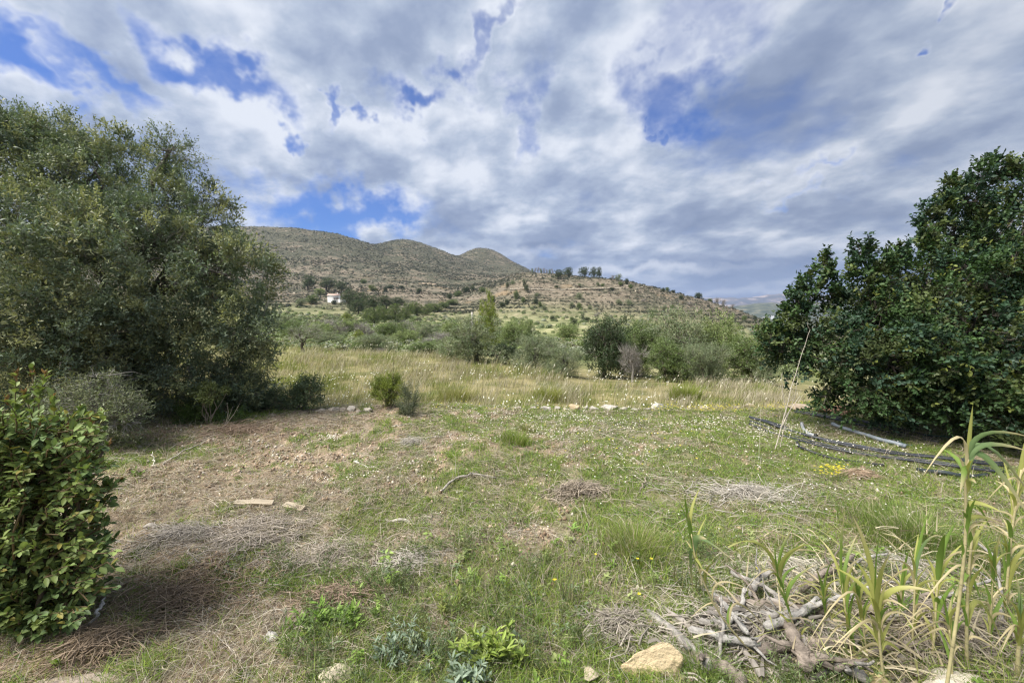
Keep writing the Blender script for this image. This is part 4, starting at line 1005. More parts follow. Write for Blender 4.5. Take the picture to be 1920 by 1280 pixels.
def haze():
    m = bpy.data.materials.new('haze_air'); m.use_nodes = True; t = NT(m.node_tree)
    out = t.n('ShaderNodeOutputMaterial'); v = t.n('ShaderNodeVolumePrincipled'); v.inputs['Color'].default_value = (.62,.74,1.0,1)
    v.inputs['Density'].default_value = .00008; v.inputs['Anisotropy'].default_value = .2
    t.nt.links.new(v.outputs[0], out.inputs['Volume'])
    q = MB(); box(q, -18000, 18000, -60, 9400, -75, 420); o = q.build('haze', m); tag(o, 'thin blue air between the viewer and the mountains', 'haze', kind='stuff')
haze()

# ------------------------------------------------------------------ ground cover of the terrace
def in_view(x, y, m=1.15): return np.abs(x) < 1.27*m*y+.35
def near_pts(n, rng, d0=1.05, d1=6.9, pw=1.25, right=None):
    """points on the terrace, denser towards the viewer"""
    u = rng.random(n); y = (d0**(2-pw)+(d1**(2-pw)-d0**(2-pw))*u)**(1/(2-pw))
    x = (rng.random(n)*2-1)*(1.30*y+1.5); return x, y
def blades(mb, x, y, z, h, w, lean, ang, C, Ct=None, rng=None, curl=.5):
    n = len(x); L = np.stack([np.cos(ang), np.sin(ang), 0*ang], 1)
    b = np.stack([x, y, z], 1); up = A([0,0,1.])
    p0 = b; p1 = b+up*h[:, None]*.55+L*(h*lean*.35)[:, None]; p2 = b+up*(h*(1-curl*np.minimum(lean,1)*.5))[:, None]+L*(h*lean)[:, None]
    a2 = rng.random(n)*math.pi; S = np.stack([np.cos(a2), np.sin(a2), 0*a2], 1)
    ribbons(mb, np.stack([p0, p1, p2], 1), w, C, side=S, ctip=Ct)
def pick(cols, n, rng, j=.3): return A(cols)[rng.integers(0, len(cols), n)]*(1-j+2*j*rng.random((n, 1)))
def ground_cover():
    rng = np.random.default_rng(401)
    GR = [[.20,.31,.05],[.15,.245,.04],[.26,.36,.065],[.33,.365,.10],[.11,.165,.045]]
    DR = [[.40,.335,.245],[.30,.25,.19],[.50,.44,.34],[.20,.16,.12],[.37,.335,.285]]
    # short green grass
    n = 700000; x, y = near_pts(n, rng); g = green_mask(x, y); g = np.maximum(g, .07)
    cl = fbm(x*7, y*7, 90, 2); k = rng.random(n) < (.06+g)*sstep(cl, .22, .55)*1.1; x, y = x[k], y[k]; n = len(x)
    h = (.016+.042*rng.random(n)**1.6)*(.75+.8*fbm(x*1.3, y*1.3, 91, 2))*(1+.5*sstep(2.6-y, 0, 1)); 
    mb = MB(); blades(mb, x, y, H(x, y)-.004, h, .0024+.0011*y*rng.random(n), .2+rng.random(n)*1.5, rng.random(n)*6.283, pick(GR, n, rng), None, rng)
    tag(mb.build('short_grass', M_grass), 'short bright green grass patches over the scraped soil', 'grass', kind='stuff')
    # broad-leaved tiny weeds lying as rosettes / clover
    n = 150000; x, y = near_pts(n, rng); g = green_mask(x, y); cl = fbm(x*3.3+9, y*3.3, 95, 2); k = rng.random(n) < (g*.8+.05)*sstep(cl, .42, .62); x, y = x[k], y[k]; n = len(x)
    p = np.stack([x, y, H(x, y)+.004+.02*rng.random(n)], 1); a = rng.random(n)*6.283
    d = norm(np.stack([np.cos(a), np.sin(a), .2+.5*rng.random(n)], 1)); mb = MB()
    leaf_quads(mb, p, d, norm(rng.normal(size=(n,3))*.3+A([0,0,1.])), .012+.022*rng.random(n), .006+.009*rng.random(n), pick([[.12,.20,.045],[.16,.24,.06],[.09,.15,.045],[.14,.175,.09]], n, rng))
    tag(mb.build('clover_leaves', M_grass), 'low clover-like leaves between the grass', 'weeds', kind='stuff')
    # dry straw lying flat
    n = 310000; x, y = near_pts(n, rng); cl = fbm(x*1.7+4, y*1.7, 97, 3); g = green_mask(x, y)
    k = rng.random(n) < (.26+.95*sstep(cl, .42, .60))*(1-.35*g); x, y = x[k], y[k]; n = len(x)
    a = fbm(x*.8, y*.8, 98, 2)*9+rng.normal(size=n)*.9; L = (.03+.13*rng.random(n)**2)
    z = H(x, y)+.003+.022*rng.random(n)*sstep(cl[k], .42, .65)
    D = np.stack([np.cos(a), np.sin(a), rng.normal(size=n)*.22], 1); b = np.stack([x, y, z], 1)
    mid = b+D*(L*.5)[:, None]+np.stack([rng.normal(size=n), rng.normal(size=n), np.abs(rng.normal(size=n))], 1)*(L*.10)[:, None]; e = b+D*L[:, None]+rng.normal(size=(n,3))*(L*.14)[:, None]
    e[:, 2] = np.maximum(e[:, 2], H(e[:, 0], e[:, 1])+.002)
    mb = MB(); ribbons(mb, np.stack([b, mid, e], 1), .0016+.00075*y*(.5+rng.random(n)), pick(DR, n, rng), side=norm(np.cross(D, A([0,0,1.])+rng.normal(size=(n,3))*.5)))
    tag(mb.build('dry_straw', M_dry), 'dead grey-brown stalks and straw littering the ground', 'straw', kind='stuff')
    # long grey stems strewn about
    n = 10500; x, y = near_pts(n, rng, pw=1.1); k = rng.random(n) < .25+.9*sstep(fbm(x*1.4+2, y*1.4, 197, 3), .42, .58); x, y = x[k], y[k]; n = len(x)
    a = fbm(x*.7, y*.7, 98, 2)*9+rng.normal(size=n)*1.1; L = .10+.32*rng.random(n)**1.6; D = np.stack([np.cos(a), np.sin(a), rng.normal(size=n)*.10], 1); p0 = np.stack([x, y, 0*x], 1); cv = rng.normal(size=n)*.22
    P_ = [p0+D*(L*t_)[:, None]+np.stack([-D[:, 1], D[:, 0], 0*x], 1)*(L*cv*t_*t_)[:, None] for t_ in (0, .33, .66, 1.)]
    li = .012+.03*rng.random(n)
    for i_, q_ in enumerate(P_): q_[:, 2] = H(q_[:, 0], q_[:, 1])+.006+li*(.3, 1, .8, .4)[i_]
    mb = MB(); ribbons(mb, np.stack(P_, 1), .0026+.0008*y*rng.random(n), pick([[.37,.335,.29],[.45,.41,.35],[.27,.22,.175],[.52,.47,.39]], n, rng, .25), side=norm(np.stack([-D[:, 1], D[:, 0], .5+0*x], 1)))
    tag(mb.build('dead_stems', M_dry), 'long curved grey dead stems strewn over the ground', 'stems', kind='stuff')
    # standing dry stalks, thin
    n = 21000; x, y = near_pts(n, rng); k = fbm(x*1.2, y*1.2, 99, 2) > .48; x, y = x[k], y[k]; n = len(x)
    mb = MB(); blades(mb, x, y, H(x, y)-.01, .05+.16*rng.random(n)**2, .0014+.0006*y, rng.random(n)*1.4, rng.random(n)*6.283, pick(DR, n, rng), None, rng)
    tag(mb.build('dry_stalks', M_dry), 'thin dead stalks sticking up from the weeds', 'stalks', kind='stuff')
    # soil crumbs
    n = 85000; x, y = near_pts(n, rng); k = rng.random(n) < (1-green_mask(x, y)*.9)*sstep(fbm(x*1.1, y*1.1, 93, 3), .38, .6); x, y = x[k], y[k]; n = len(x)
    ico = A([[0,0,1],[.9,0,.1],[.25,.85,.0],[-.75,.5,.15],[-.7,-.55,0],[.3,-.85,.1],[0,0,-.7]]); f = A([[0,1,2],[0,2,3],[0,3,4],[0,4,5],[0,5,1],[6,2,1],[6,3,2],[6,4,3],[6,5,4],[6,1,5]])
    r = .004+.018*rng.random(n)**2.6; J = 1+.5*rng.normal(size=(n, 7, 3))*.5
    V = ico[None]*J*r[:, None, None]+np.stack([x, y, H(x, y)+r*.25], 1)[:, None]
    mb = MB(); mb.add(V.reshape(-1, 3), (f[None]+7*np.arange(n)[:, None, None]).reshape(-1, 3), np.repeat(pick([[.40,.29,.20],[.33,.24,.16],[.46,.36,.26],[.26,.18,.12],[.55,.50,.42]], n, rng, .2), 7, 0))
    tag(mb.build('soil_clods', M_stone), 'crumbly soil clods and small pebbles', 'clods', kind='stuff')
    # daisies
    C0 = [(1.0,5.9,1.3,.45,260),(2.3,5.6,1.2,.5,230),(.5,5.2,.7,.35,230),(-.4,4.9,.5,.3,60),(1.4,4.6,.8,.5,170),(2.9,4.6,.9,.5,130),(3.6,5.3,.6,.35,300),(3.0,5.9,.8,.35,200),(4.2,4.7,.7,.3,120),(2.5,3.6,.9,.5,60),(3.8,3.9,.7,.35,70),
          (-1.9,3.85,.22,.10,45),(-1.5,3.9,.25,.10,30),(-2.35,5.15,.16,.10,70),(-2.3,5.1,.12,.06,40),(-1.0,4.15,.25,.12,30),(.9,4.0,.8,.4,60),(-.2,5.9,1.2,.35,120),(1.9,2.9,.9,.5,22),(3.0,3.0,.7,.4,20),(-.3,3.2,.8,.5,14),(.3,6.6,3.0,.3,180),(-2.8,3.6,.4,.3,12)]
    C0 = [(a, b, w*.85, h*.85, int(n_*.72)) for a, b, w, h, n_ in C0]
    X = np.concatenate([rng.normal(size=c[4])*c[2]*.55+c[0] for c in C0]); Y = np.concatenate([rng.normal(size=c[4])*c[3]*.55+c[1] for c in C0])
    X = np.concatenate([X, rng.uniform(-1, 4.5, 70)]); Y = np.concatenate([Y, rng.uniform(2.6, 6.6, 70)])
    k = (Y < 6.85) & (Y > 1.5); X, Y = X[k], Y[k]; n = len(X)
    hh = .035+.05*rng.random(n); ctr = np.stack([X, Y, H(X, Y)+hh], 1)
    nn = norm(A([-.15,-.45,1.])+rng.normal(size=(n,3))*.35); u = norm(np.cross(nn, A([[1.,.2,0]]))); w = np.cross(nn, u); r = (.0050+.0040*rng.random(n))*(1+.10*Y)*.55
    ph = rng.random((n, 1))*6.28+np.arange(16)*2*math.pi/16; rad = r[:, None]*np.where(np.arange(16) % 2, .80, 1.08)
    V = ctr[:, None]+u[:, None]*(np.cos(ph)*rad)[..., None]+w[:, None]*(np.sin(ph)*rad)[..., None]+nn[:, None]*(r*.18)[:, None, None]
    mb = MB(); V = np.concatenate([ctr[:, None], V], 1); j = np.arange(16); f = np.stack([0*j, 1+j, 1+(j+1) % 16], 1)
    mb.add(V.reshape(-1, 3), (f[None]+17*np.arange(n)[:, None, None]).reshape(-1, 3), np.repeat(pick([[.80,.79,.76],[.74,.73,.70]], n, rng, .06), 17, 0))
    c2 = ctr+nn*(r*.30)[:, None]; ph = np.arange(5)*2*math.pi/5
    V = c2[:, None]+(u[:, None]*np.cos(ph)[None, :, None]+w[:, None]*np.sin(ph)[None, :, None])*(r*.30)[:, None, None]
    mb.add(V.reshape(-1, 3), np.arange(n*5).reshape(n, 5), (.72,.50,.05))
    b0 = np.stack([X, Y, H(X, Y)-.005], 1); ribbons(mb, np.stack([b0, (b0+ctr)/2+rng.normal(size=(n,3))*.004, ctr], 1), np.full(n, .0022), np.tile(A([[.13,.17,.06]]), (n,1)))
    tag(mb.build('daisies', M_petal), 'small white daisies scattered through the grass', 'flowers', kind='stuff')
    # yellow flowers
    C1 = [(3.35,6.6,.5,.12,130),(4.4,6.5,.4,.10,60),(2.55,6.6,.3,.1,40),(3.05,3.75,.10,.06,60),(.9,2.3,.5,.3,6),(1.6,5.0,1.5,1,40),(-.5,6.4,1.5,.3,30)]
    X = np.concatenate([rng.normal(size=c[4])*c[2]*.6+c[0] for c in C1]); Y = np.concatenate([rng.normal(size=c[4])*c[3]*.6+c[1] for c in C1]); n = len(X)
    hh = .06+.10*rng.random(n); p = np.stack([X, Y, H(X, Y)+hh], 1); mb = MB()
    for q in range(4): a = q*1.57+rng.random(n)*.6; leaf_quads(mb, p, norm(np.stack([np.cos(a), np.sin(a), .4+0*a], 1)), norm(rng.normal(size=(n,3))*.2+A([0,-.4,1.])), .010+.006*rng.random(n), .008+.004*rng.random(n), pick([[.62,.52,.04],[.55,.50,.06]], n, rng, .1))
    b0 = p.copy(); b0[:, 2] -= hh; ribbons(mb, np.stack([b0, (b0+p)/2+rng.normal(size=(n,3))*.006, p], 1), np.full(n, .003), np.tile(A([[.15,.21,.06]]), (n,1)))
    tag(mb.build('yellow_flowers', M_petal), 'little yellow wildflowers by the stone edge', 'flowers', kind='stuff')
    # tall dry grass of the lower terrace
    n = 300000; y = 6.7+(24-6.7)*rng.random(n)**1.55; x = (rng.random(n)*2-1)*1.3*y; e = edge_d(x, y)
    k = (y < e*1.04+.6*rng.random(n)) & (y > 6.95+.2*(vn(x*2, 0*x, 45)))
    k &= rng.random(n) < .18+.95*sstep(fbm(x*.9, y*.9, 110, 3), .38, .54); x, y = x[k], y[k]; n = len(x)
    f1 = fbm(x*.55, y*.7, 111, 3); f2 = fbm(x*1.7, y*1.7, 112, 2)
    rightlow = sstep(x, 1.5, 4.5)
    h = (.12+.32*rng.random(n)**1.4)*(.45+1.0*f1)*(1-.15*rightlow)*(.35+.65*sstep(y, 6.9, 9.0))
    gr = sstep(f2*.6+f1*.4, .46, .60)*(.75)+.22; isg = rng.random(n) < gr
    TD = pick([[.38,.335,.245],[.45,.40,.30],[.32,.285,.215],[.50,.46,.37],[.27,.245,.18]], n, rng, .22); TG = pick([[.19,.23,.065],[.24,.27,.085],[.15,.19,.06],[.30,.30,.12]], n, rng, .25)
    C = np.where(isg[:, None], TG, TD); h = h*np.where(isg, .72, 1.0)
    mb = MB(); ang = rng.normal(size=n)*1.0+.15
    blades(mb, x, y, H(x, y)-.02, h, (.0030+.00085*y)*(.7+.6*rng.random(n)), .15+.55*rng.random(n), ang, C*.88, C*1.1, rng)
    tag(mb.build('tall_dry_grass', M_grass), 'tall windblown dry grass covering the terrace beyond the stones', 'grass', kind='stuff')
    # pale seed heads
    n = 9000; y = 7.2+(16)*rng.random(n)**1.3; x = rng.uniform(-1.2, 1.25, n)*y; e = edge_d(x, y); k = (y < e) & (rng.random(n) < .12+.5*sstep(y/e, .75, .98)); x, y = x[k], y[k]; n = len(x)
    hh = (.26+.26*rng.random(n))*(1-.15*sstep(x, 1.5, 4.5)); b = np.stack([x, y, H(x, y)+hh], 1); D = norm(np.stack([.35+.3*rng.random(n), rng.normal(size=n)*.25, 1+0*x], 1))
    mb = MB(); leaf_quads(mb, b, D, norm(rng.normal(size=(n,3))), .05+.05*rng.random(n), .009+.0010*y, pick([[.62,.58,.46],[.55,.52,.40],[.66,.64,.54]], n, rng, .12))
    b0 = b.copy(); b0[:, 2] -= hh; b0[:, 0] -= .12; ribbons(mb, np.stack([b0, b0*.5+b*.5-A([.03,0,0]), b], 1), .003+.0004*y, pick([[.45,.40,.26]], n, rng, .2))
    tag(mb.build('seed_heads', M_dry), 'pale seed heads nodding over the tall grass', 'seed heads', kind='stuff')
    n = 700; x = rng.uniform(-6, 4, n); y = rng.uniform(7.2, 13, n); k = fbm(x*.7, y*.7, 120, 2) > .5; x, y = x[k], y[k]; n = len(x)
    p = np.stack([x, y, H(x, y)+.20+.12*rng.random(n)], 1); mb = MB()
    for q in range(3): leaf_quads(mb, p, norm(rng.normal(size=(n,3))*.4+A([1.,0,.2])), norm(A([0,-.6,1.])+rng.normal(size=(n,3))*.3), np.full(n, .03), np.full(n, .022), pick([[.78,.77,.70]], n, rng, .08))
    tag(mb.build('meadow_flowers', M_petal), 'white flower heads among the tall dry grass', 'flowers', kind='stuff')
    # foreground weeds: feathery herbs near the viewer
    mb = MB(); m = 0
    n = 640; y = 1.35+1.35*rng.random(n)**1.1; x = rng.uniform(-1.1, 1.5, n)*y; keep = (fbm(x*1.8, y*1.8, 130, 2) > .42) & (x > -.70*y+.2) ; x, y = x[keep], y[keep]
    for xi, yi in zip(x, y):
        k = 5+int(rng.random()*6); z0 = zat(xi, yi); hgt = .07+.17*rng.random(); col = A([[.14,.20,.07],[.17,.215,.09],[.21,.26,.09],[.11,.155,.065]][rng.integers(0,4)])
        b = np.tile([xi, yi, z0-.005], (k, 1))+rng.normal(size=(k,3))*A([.015,.015,0]); s = sphere_dirs(k, rng); s[:, 2] = 1.2+np.abs(s[:, 2]); s = norm(s); Ls = hgt*(.6+.5*rng.random(k))
        e = b+s*Ls[:, None]; ribbons(mb, np.stack([b, (b+e)/2+rng.normal(size=(k,3))*.006, e], 1), np.full(k, .0022), np.tile(A([[.16,.15,.08]]), (k,1)))
        q = np.repeat(np.arange(k), 16); t = rng.random(len(q))*.9+.1; p = b[q]+(e-b)[q]*t[:, None]
        d = norm(s[q]*.7+sphere_dirs(len(q), rng)*.8); leaf_quads(mb, p, d, sphere_dirs(len(q), rng), .012+.016*rng.random(len(q)), .0028+.0025*rng.random(len(q)), col*(.7+.6*rng.random((len(q), 1))))
    tag(mb.build('low_weeds', M_leaf), 'feathery dark green weeds along the bottom of the view', 'weeds', kind='stuff')
    # small leafy herbs mixed into the near grass
    n = 300; y = 1.3+1.5*rng.random(n)**1.1; x = rng.uniform(-.95, 1.25, n)*y; k = (fbm(x*1.6+5, y*1.6, 150, 2) > .44) & (x > -.66*y+.2); x, y = x[k], y[k]; mb = MB()
    for xi, yi in zip(x, y):
        k = 8+int(rng.random()*16); z0 = zat(xi, yi); col = A([[.19,.29,.06],[.24,.33,.09],[.15,.23,.05],[.26,.30,.12],[.20,.26,.15]][rng.integers(0,5)]); hh = .02+.07*rng.random(); L = .018+.028*rng.random(); wd = L*rng.uniform(.22, .5)
        a = rng.random(k)*6.283; el = rng.random(k)*.9+.1; d = norm(np.stack([np.cos(a), np.sin(a), el], 1)); p = A([xi, yi, z0])+np.stack([rng.normal(size=k)*.012, rng.normal(size=k)*.012, hh*rng.random(k)], 1)
        leaf_oval(mb, p, d, norm(A([[0,0,1.]])+sphere_dirs(k, rng)*.3), L*(.6+.6*rng.random(k)), wd*(.7+.5*rng.random(k)), col*(.75+.5*rng.random((k,1))), .25, .3)
    tag(mb.build('leafy_weeds', M_leaf), 'small leafy green weeds crowding the near grass', 'weeds', kind='stuff')
    # longer grass along the near edge
    n = 36000; y = 1.2+1.5*rng.random(n)**1.2; x = rng.uniform(-1.25, 1.7, n)*y; w = fbm(x*1.9+7, y*1.9, 140, 2); k = (rng.random(n) < sstep(w, .44, .6)) & (x > -.62*y+.1); x, y = x[k], y[k]; n = len(x)
    isd = rng.random(n) < .32; C = np.where(isd[:, None], pick(DR, n, rng), pick(GR, n, rng))
    mb = MB(); blades(mb, x, y, H(x, y)-.005, .05+.15*rng.random(n)**1.6, .0022+.0022*rng.random(n), .2+1.1*rng.random(n), rng.random(n)*6.283, C, None, rng)
    tag(mb.build('near_grass', M_grass), 'longer loose grass nearest the viewer', 'grass', kind='stuff')
ground_cover()
def tuft(px, py, r, h, n, cols, label, seed, dry=.15, name='grass_tuft', lean=.7):
    rng = np.random.default_rng(seed); g = ground_hit(px, py); o = A([g[0], g[1], g[2]])
    x = g[0]+np.clip(rng.normal(size=n), -2, 2)*r*.4; y = g[1]+np.clip(rng.normal(size=n), -2, 2)*r*.35; a = np.arctan2(y-g[1], x-g[0])+rng.normal(size=n)*.6
    C = pick(cols, n, rng, .25); k = rng.random(n) < dry; C[k] = pick([[.42,.37,.25]], k.sum(), rng, .2)
    mb = MB(); blades(mb, x, y, H(x, y)-.01, h*(.5+.6*rng.random(n)), .0022+.0008*g[1]+0*x, lean*(.2+.9*rng.random(n)), a, C, C*1.15, rng)
    q = mb.build(name, M_grass, origin=o); q.location = tuple(o); tag(q, label, 'grass tuft', 'tufts of green grass')
TGc = [[.16,.235,.05],[.21,.28,.06],[.26,.31,.08]]
tuft(968, 828, .22, .16, 700, TGc, 'dark green grass tuft on bare soil in the middle of the clearing', 1)
tuft(1030, 752, .38, .36, 900, [[.20,.23,.05],[.25,.27,.06]], 'yellow-green round tuft just behind the middle of the stone edge', 2)
tuft(1285, 748, .38, .40, 900, [[.19,.24,.05],[.24,.28,.06]], 'bright green tuft behind the yellow flowers', 3)
tuft(1190, 1030, .26, .20, 1100, TGc, 'large loose grass tuft right of centre, olive green with dry tips', 4, .3)
tuft(270, 1040, .12, .06, 500, [[.10,.16,.03]], 'small flat dark green cushion by the laurel', 5, .05)
tuft(1480, 815, .2, .1, 500, TGc, 'short green tuft beneath the tallest dry stem', 6)
tuft(1730, 1010, .55, .15, 3400, [[.13,.19,.05],[.18,.24,.06]], 'low dark green mat of grass behind the canes', 7)
tuft(1395, 1110, .10, .10, 300, TGc, 'small fresh tuft growing out of the log heap', 8, .05)
tuft(1320, 1262, .12, .12, 420, [[.14,.22,.05],[.18,.26,.06]], 'bright fresh tuft between the yellow rock and the logs', 9, .05)
tuft(860, 748, .5, .34, 900, [[.24,.25,.08],[.3,.3,.11]], 'yellowish tuft of the tall grass behind the broom', 10, .3)
tuft(985, 808, .16, .12, 400, [[.16,.18,.06],[.2,.21,.08]], 'duller tuft touching the dark green one', 11, .3)

def leafy_plant(name, label, px, py, stems, h, L, Wd, cols, seed, nl=14, spread=.5, hexa=True, cat='plant', dd=0):
    rng = np.random.default_rng(seed); g = ground_hit(px, py); o = A([g[0], g[1]+dd, zat(g[0], g[1]+dd)])
    t = thing(name, label, cat, o); mb = MB(); st = MB()
    for i in range(stems):
        s = sphere_dirs(1, rng)[0]*spread; s[2] = 1; s = norm(s); hh = h*(.6+.5*rng.random()); b = o+A([rng.normal()*.03*(1+spread), rng.normal()*.03, -.01]); e = b+s*hh
        tube(st, bent(b, e, 4, .03, rng), [.003,.0026,.002,.0012], A([.17,.17,.07]), 4)
        k = nl; tt = .2+.8*rng.random(k); p = b+(e-b)*tt[:, None]; r_ = sphere_dirs(k, rng); r_[:, 2] = np.abs(r_[:, 2])*.5
        d = norm(r_+s*.5); (leaf_hex if hexa else leaf_quads)(mb, p, d, norm(sphere_dirs(k, rng)*.3+A([0,0,1.])), L*(.6+.6*rng.random(k)), Wd*(.7+.5*rng.random(k)), pick(cols, k, rng, .2))
    mb.build('leaves', M_gloss, t, origin=o); st.build('stem', M_twig, t, origin=o)
leafy_plant('lentisk_sprout', 'yellow-green leafy sprout with slender pinnate leaves at the bottom centre', 922, 1252, 17, .17, .056, .0165, [[.24,.32,.06],[.29,.35,.09],[.20,.28,.06]], 61, 24, .55)
leafy_plant('lentisk_sprout', 'smaller yellowish sprout behind the bottom centre one', 850, 1150, 6, .12, .03, .010, [[.19,.23,.05],[.22,.25,.07]], 62, 14, .4)
GB = [[.21,.275,.19],[.25,.31,.23],[.17,.23,.16]]
leafy_plant('grey_herb', 'blue-grey herb with fine leaflets at the bottom left of centre', 745, 1245, 22, .16, .034, .0105, GB, 63, 24, .8)
leafy_plant('grey_herb', 'blue-grey herb touching the bottom edge beside the yellow-green sprout', 880, 1288, 16, .13, .044, .014, GB, 64, 20, .8)
leafy_plant('grey_herb', 'looser greyish herb right of the first blue-grey one', 810, 1225, 14, .14, .028, .009, [[.17,.22,.13],[.2,.25,.15]], 65, 20, .8)
leafy_plant('green_weed', 'bright green weed with lance leaves above the blue-grey herb', 640, 1165, 20, .10, .065, .017, [[.19,.31,.06],[.23,.35,.08]], 66, 10, 1.2)
leafy_plant('green_weed', 'bright green lance-leaved weed beside the white-marked stone', 575, 1185, 12, .08, .055, .015, [[.18,.29,.06]], 67, 9, 1.1)
leafy_plant('green_weed', 'single fresh green seedling on the grass right of centre', 1082, 1000, 4, .06, .05, .015, [[.20,.32,.07]], 68, 6, .6)
leafy_plant('green_weed', 'fresh green seedling before the laurel and the debris', 120, 1240, 4, .05, .035, .012, [[.17,.26,.05]], 69, 7, .7)
leafy_plant('green_weed', 'lone pale green weed on the bare soil under the olive', 262, 895, 5, .10, .05, .02, [[.16,.24,.05]], 70, 6, .6)
leafy_plant('dark_herb', 'tall thin dark herb standing in the grass right of bottom centre', 1065, 1140, 7, .26, .014, .004, [[.08,.11,.05]], 71, 34, .25, False)
leafy_plant('dark_herb', 'dark fine-leaved herb left of the tall thin one', 915, 1120, 8, .22, .014, .004, [[.09,.12,.055]], 72, 30, .3, False)
leafy_plant('dark_herb', 'dark fine-leaved herb at the left end of the log heap', 1290, 1110, 9, .22, .014, .004, [[.085,.115,.055]], 73, 34, .35, False)
leafy_plant('dark_bush', 'low dark green bush at the bottom edge beside the pale small rock', 1010, 1270, 16, .11, .012, .006, [[.07,.10,.03],[.09,.12,.035]], 74, 36, .8, False, 'bush')
leafy_plant('heather_mat', 'grey-green spreading mat of fine stems at the right edge', 1885, 1070, 30, .22, .016, .0045, [[.11,.145,.08],[.13,.16,.09]], 75, 26, 1.2, False)

# ------------------------------------------------------------------ stones
def rock(name, label, px, py, w, h, dep=None, c=(.46,.42,.35), seed=0, n=16, cat='rock', group=None, d=None, flat=False, lift=.35, mt=None):
    """angular stone: hull of scattered points, w and h in picture units at its own distance"""
    rng = np.random.default_rng(seed+900)
    g = ground_hit(px, py) if d is None else (lambda q: A([q[0], d, zat(q[0], d)]))(P(px, py, d))
    s = g[1]/F*math.sqrt(1+((px-960)/F)**2*.5); W_, H_ = w*s*.92, h*s*.8; D_ = dep*s if dep else W_*.7
    import bmesh
    bm = bmesh.new()
    for q in sphere_dirs(n, rng): bm.verts.new((q[0]*W_*.5*(1 if abs(q[0])>.3 else 1.1), q[1]*D_*.5, q[2]*H_*.50+H_*.22))
    r_ = bmesh.ops.convex_hull(bm, input=bm.verts); bmesh.ops.delete(bm, geom=[v for v in bm.verts if not v.link_faces], context='VERTS')
    bmesh.ops.bevel(bm, geom=bm.edges[:], offset=min(W_, H_)*.05, segments=1, affect='EDGES', clamp_overlap=True)
    bmesh.ops.triangulate(bm, faces=bm.faces[:]); bmesh.ops.subdivide_edges(bm, edges=bm.edges[:], cuts=2, use_grid_fill=True)
    bm.normal_update()
    for v in bm.verts:
        q = A(v.co); k = float(fbm([q[0]*9/W_+q[2]*7/W_+seed], [q[1]*9/W_-q[2]*5/W_], 7, 3)[0]-.5); v.co += v.normal*k*min(W_, H_)*.13
    me = bpy.data.meshes.new(name); bm.to_mesh(me); bm.free(); me.materials.append(mt or M_stone)
    a = me.color_attributes.new('Col', 'FLOAT_COLOR', 'POINT'); co = np.zeros(len(me.vertices)*3); me.vertices.foreach_get('co', co); co = co.reshape(-1, 3)
    k = fbm(co[:, 0]*6/W_+seed, co[:, 1]*6/W_+co[:, 2]*5/W_, 33, 3)[:, None]; cc = np.ones((len(co), 4)); cc[:, :3] = A(c)*(.78+.45*k); a.data.foreach_set('color', cc.ravel().astype(np.float32))
    o = bpy.data.objects.new(name, me); COL.objects.link(o); o.location = (g[0], g[1], g[2]+H_*(lift-.35)); o.rotation_euler = (0, 0, rng.uniform(-.3, .3)); tag(o, label, cat, group); return o
GS = 'stones along the edge of the terrace'
for i, a in enumerate([
 (600,772,24,12,(.45,.39,.31),'flat stone nearest the dark leafy shrub on the terrace edge'),(626,770,24,16,(.50,.44,.36),'pale rounded stone, second from the dark leafy shrub'),(643,770,16,13,(.44,.38,.31),'small brown stone left of the knobbly pale one'),
 (658,770,24,18,(.52,.47,.40),'knobbly pale stone, largest left of the yellow-green shrub'),(690,769,26,14,(.50,.45,.38),'low pale stone touching the yellow-green shrub'),(672,772,14,10,(.42,.36,.29),'little brown stone between two pale ones'),
 (968,766,26,9,(.48,.43,.34),'flat half-buried stone alone in the middle of the edge'),(1001,766,16,9,(.45,.41,.36),'small grey stone left of the long pile'),(1023,768,26,15,(.50,.46,.40),'rounded grey stone at the left end of the long pile'),
 (1045,767,18,13,(.47,.43,.37),'squat stone next to the rounded grey one'),(1058,769,14,10,(.55,.50,.38),'cream pebble-like stone in the long pile'),(1076,767,30,19,(.56,.44,.28),'orange-tinted stone, tallest of the long pile'),
 (1097,766,16,16,(.52,.49,.44),'tilted pale slab right of the orange-tinted stone'),(1113,768,22,14,(.55,.51,.45),'pale stone left of the long flat one'),(1141,766,48,15,(.54,.50,.44),'longest flat stone of the pile'),
 (1168,768,24,11,(.50,.46,.38),'low stone at the right of the longest flat one'),(1190,769,22,9,(.46,.43,.37),'low grey stone before the pointed white one'),(1233,765,32,19,(.62,.59,.53),'pointed white stone standing up among yellow flowers'),
 (1214,769,16,9,(.52,.48,.42),'small stone left of the pointed white one'),(1180,765,12,8,(.45,.40,.34),'little brown stone behind the low ones'),(1320,765,24,8,(.50,.44,.36),'low stone half hidden behind yellow flowers'),(1405,762,26,11,(.52,.45,.34),'tan stone at the right end of the edge'),(1382,765,18,8,(.46,.40,.31),'small tan stone left of the last one'),
 (890,768,14,7,(.46,.42,.36),'tiny grey stone right of the broom'),(1290,768,16,7,(.48,.44,.37),'tiny stone right of the pointed white one')]):
    rock('stone', a[5], a[0], a[1], a[2]*.95, a[3]*1.0, None, tuple(v*.82 for v in a[4]), i, 14, 'stone', GS)
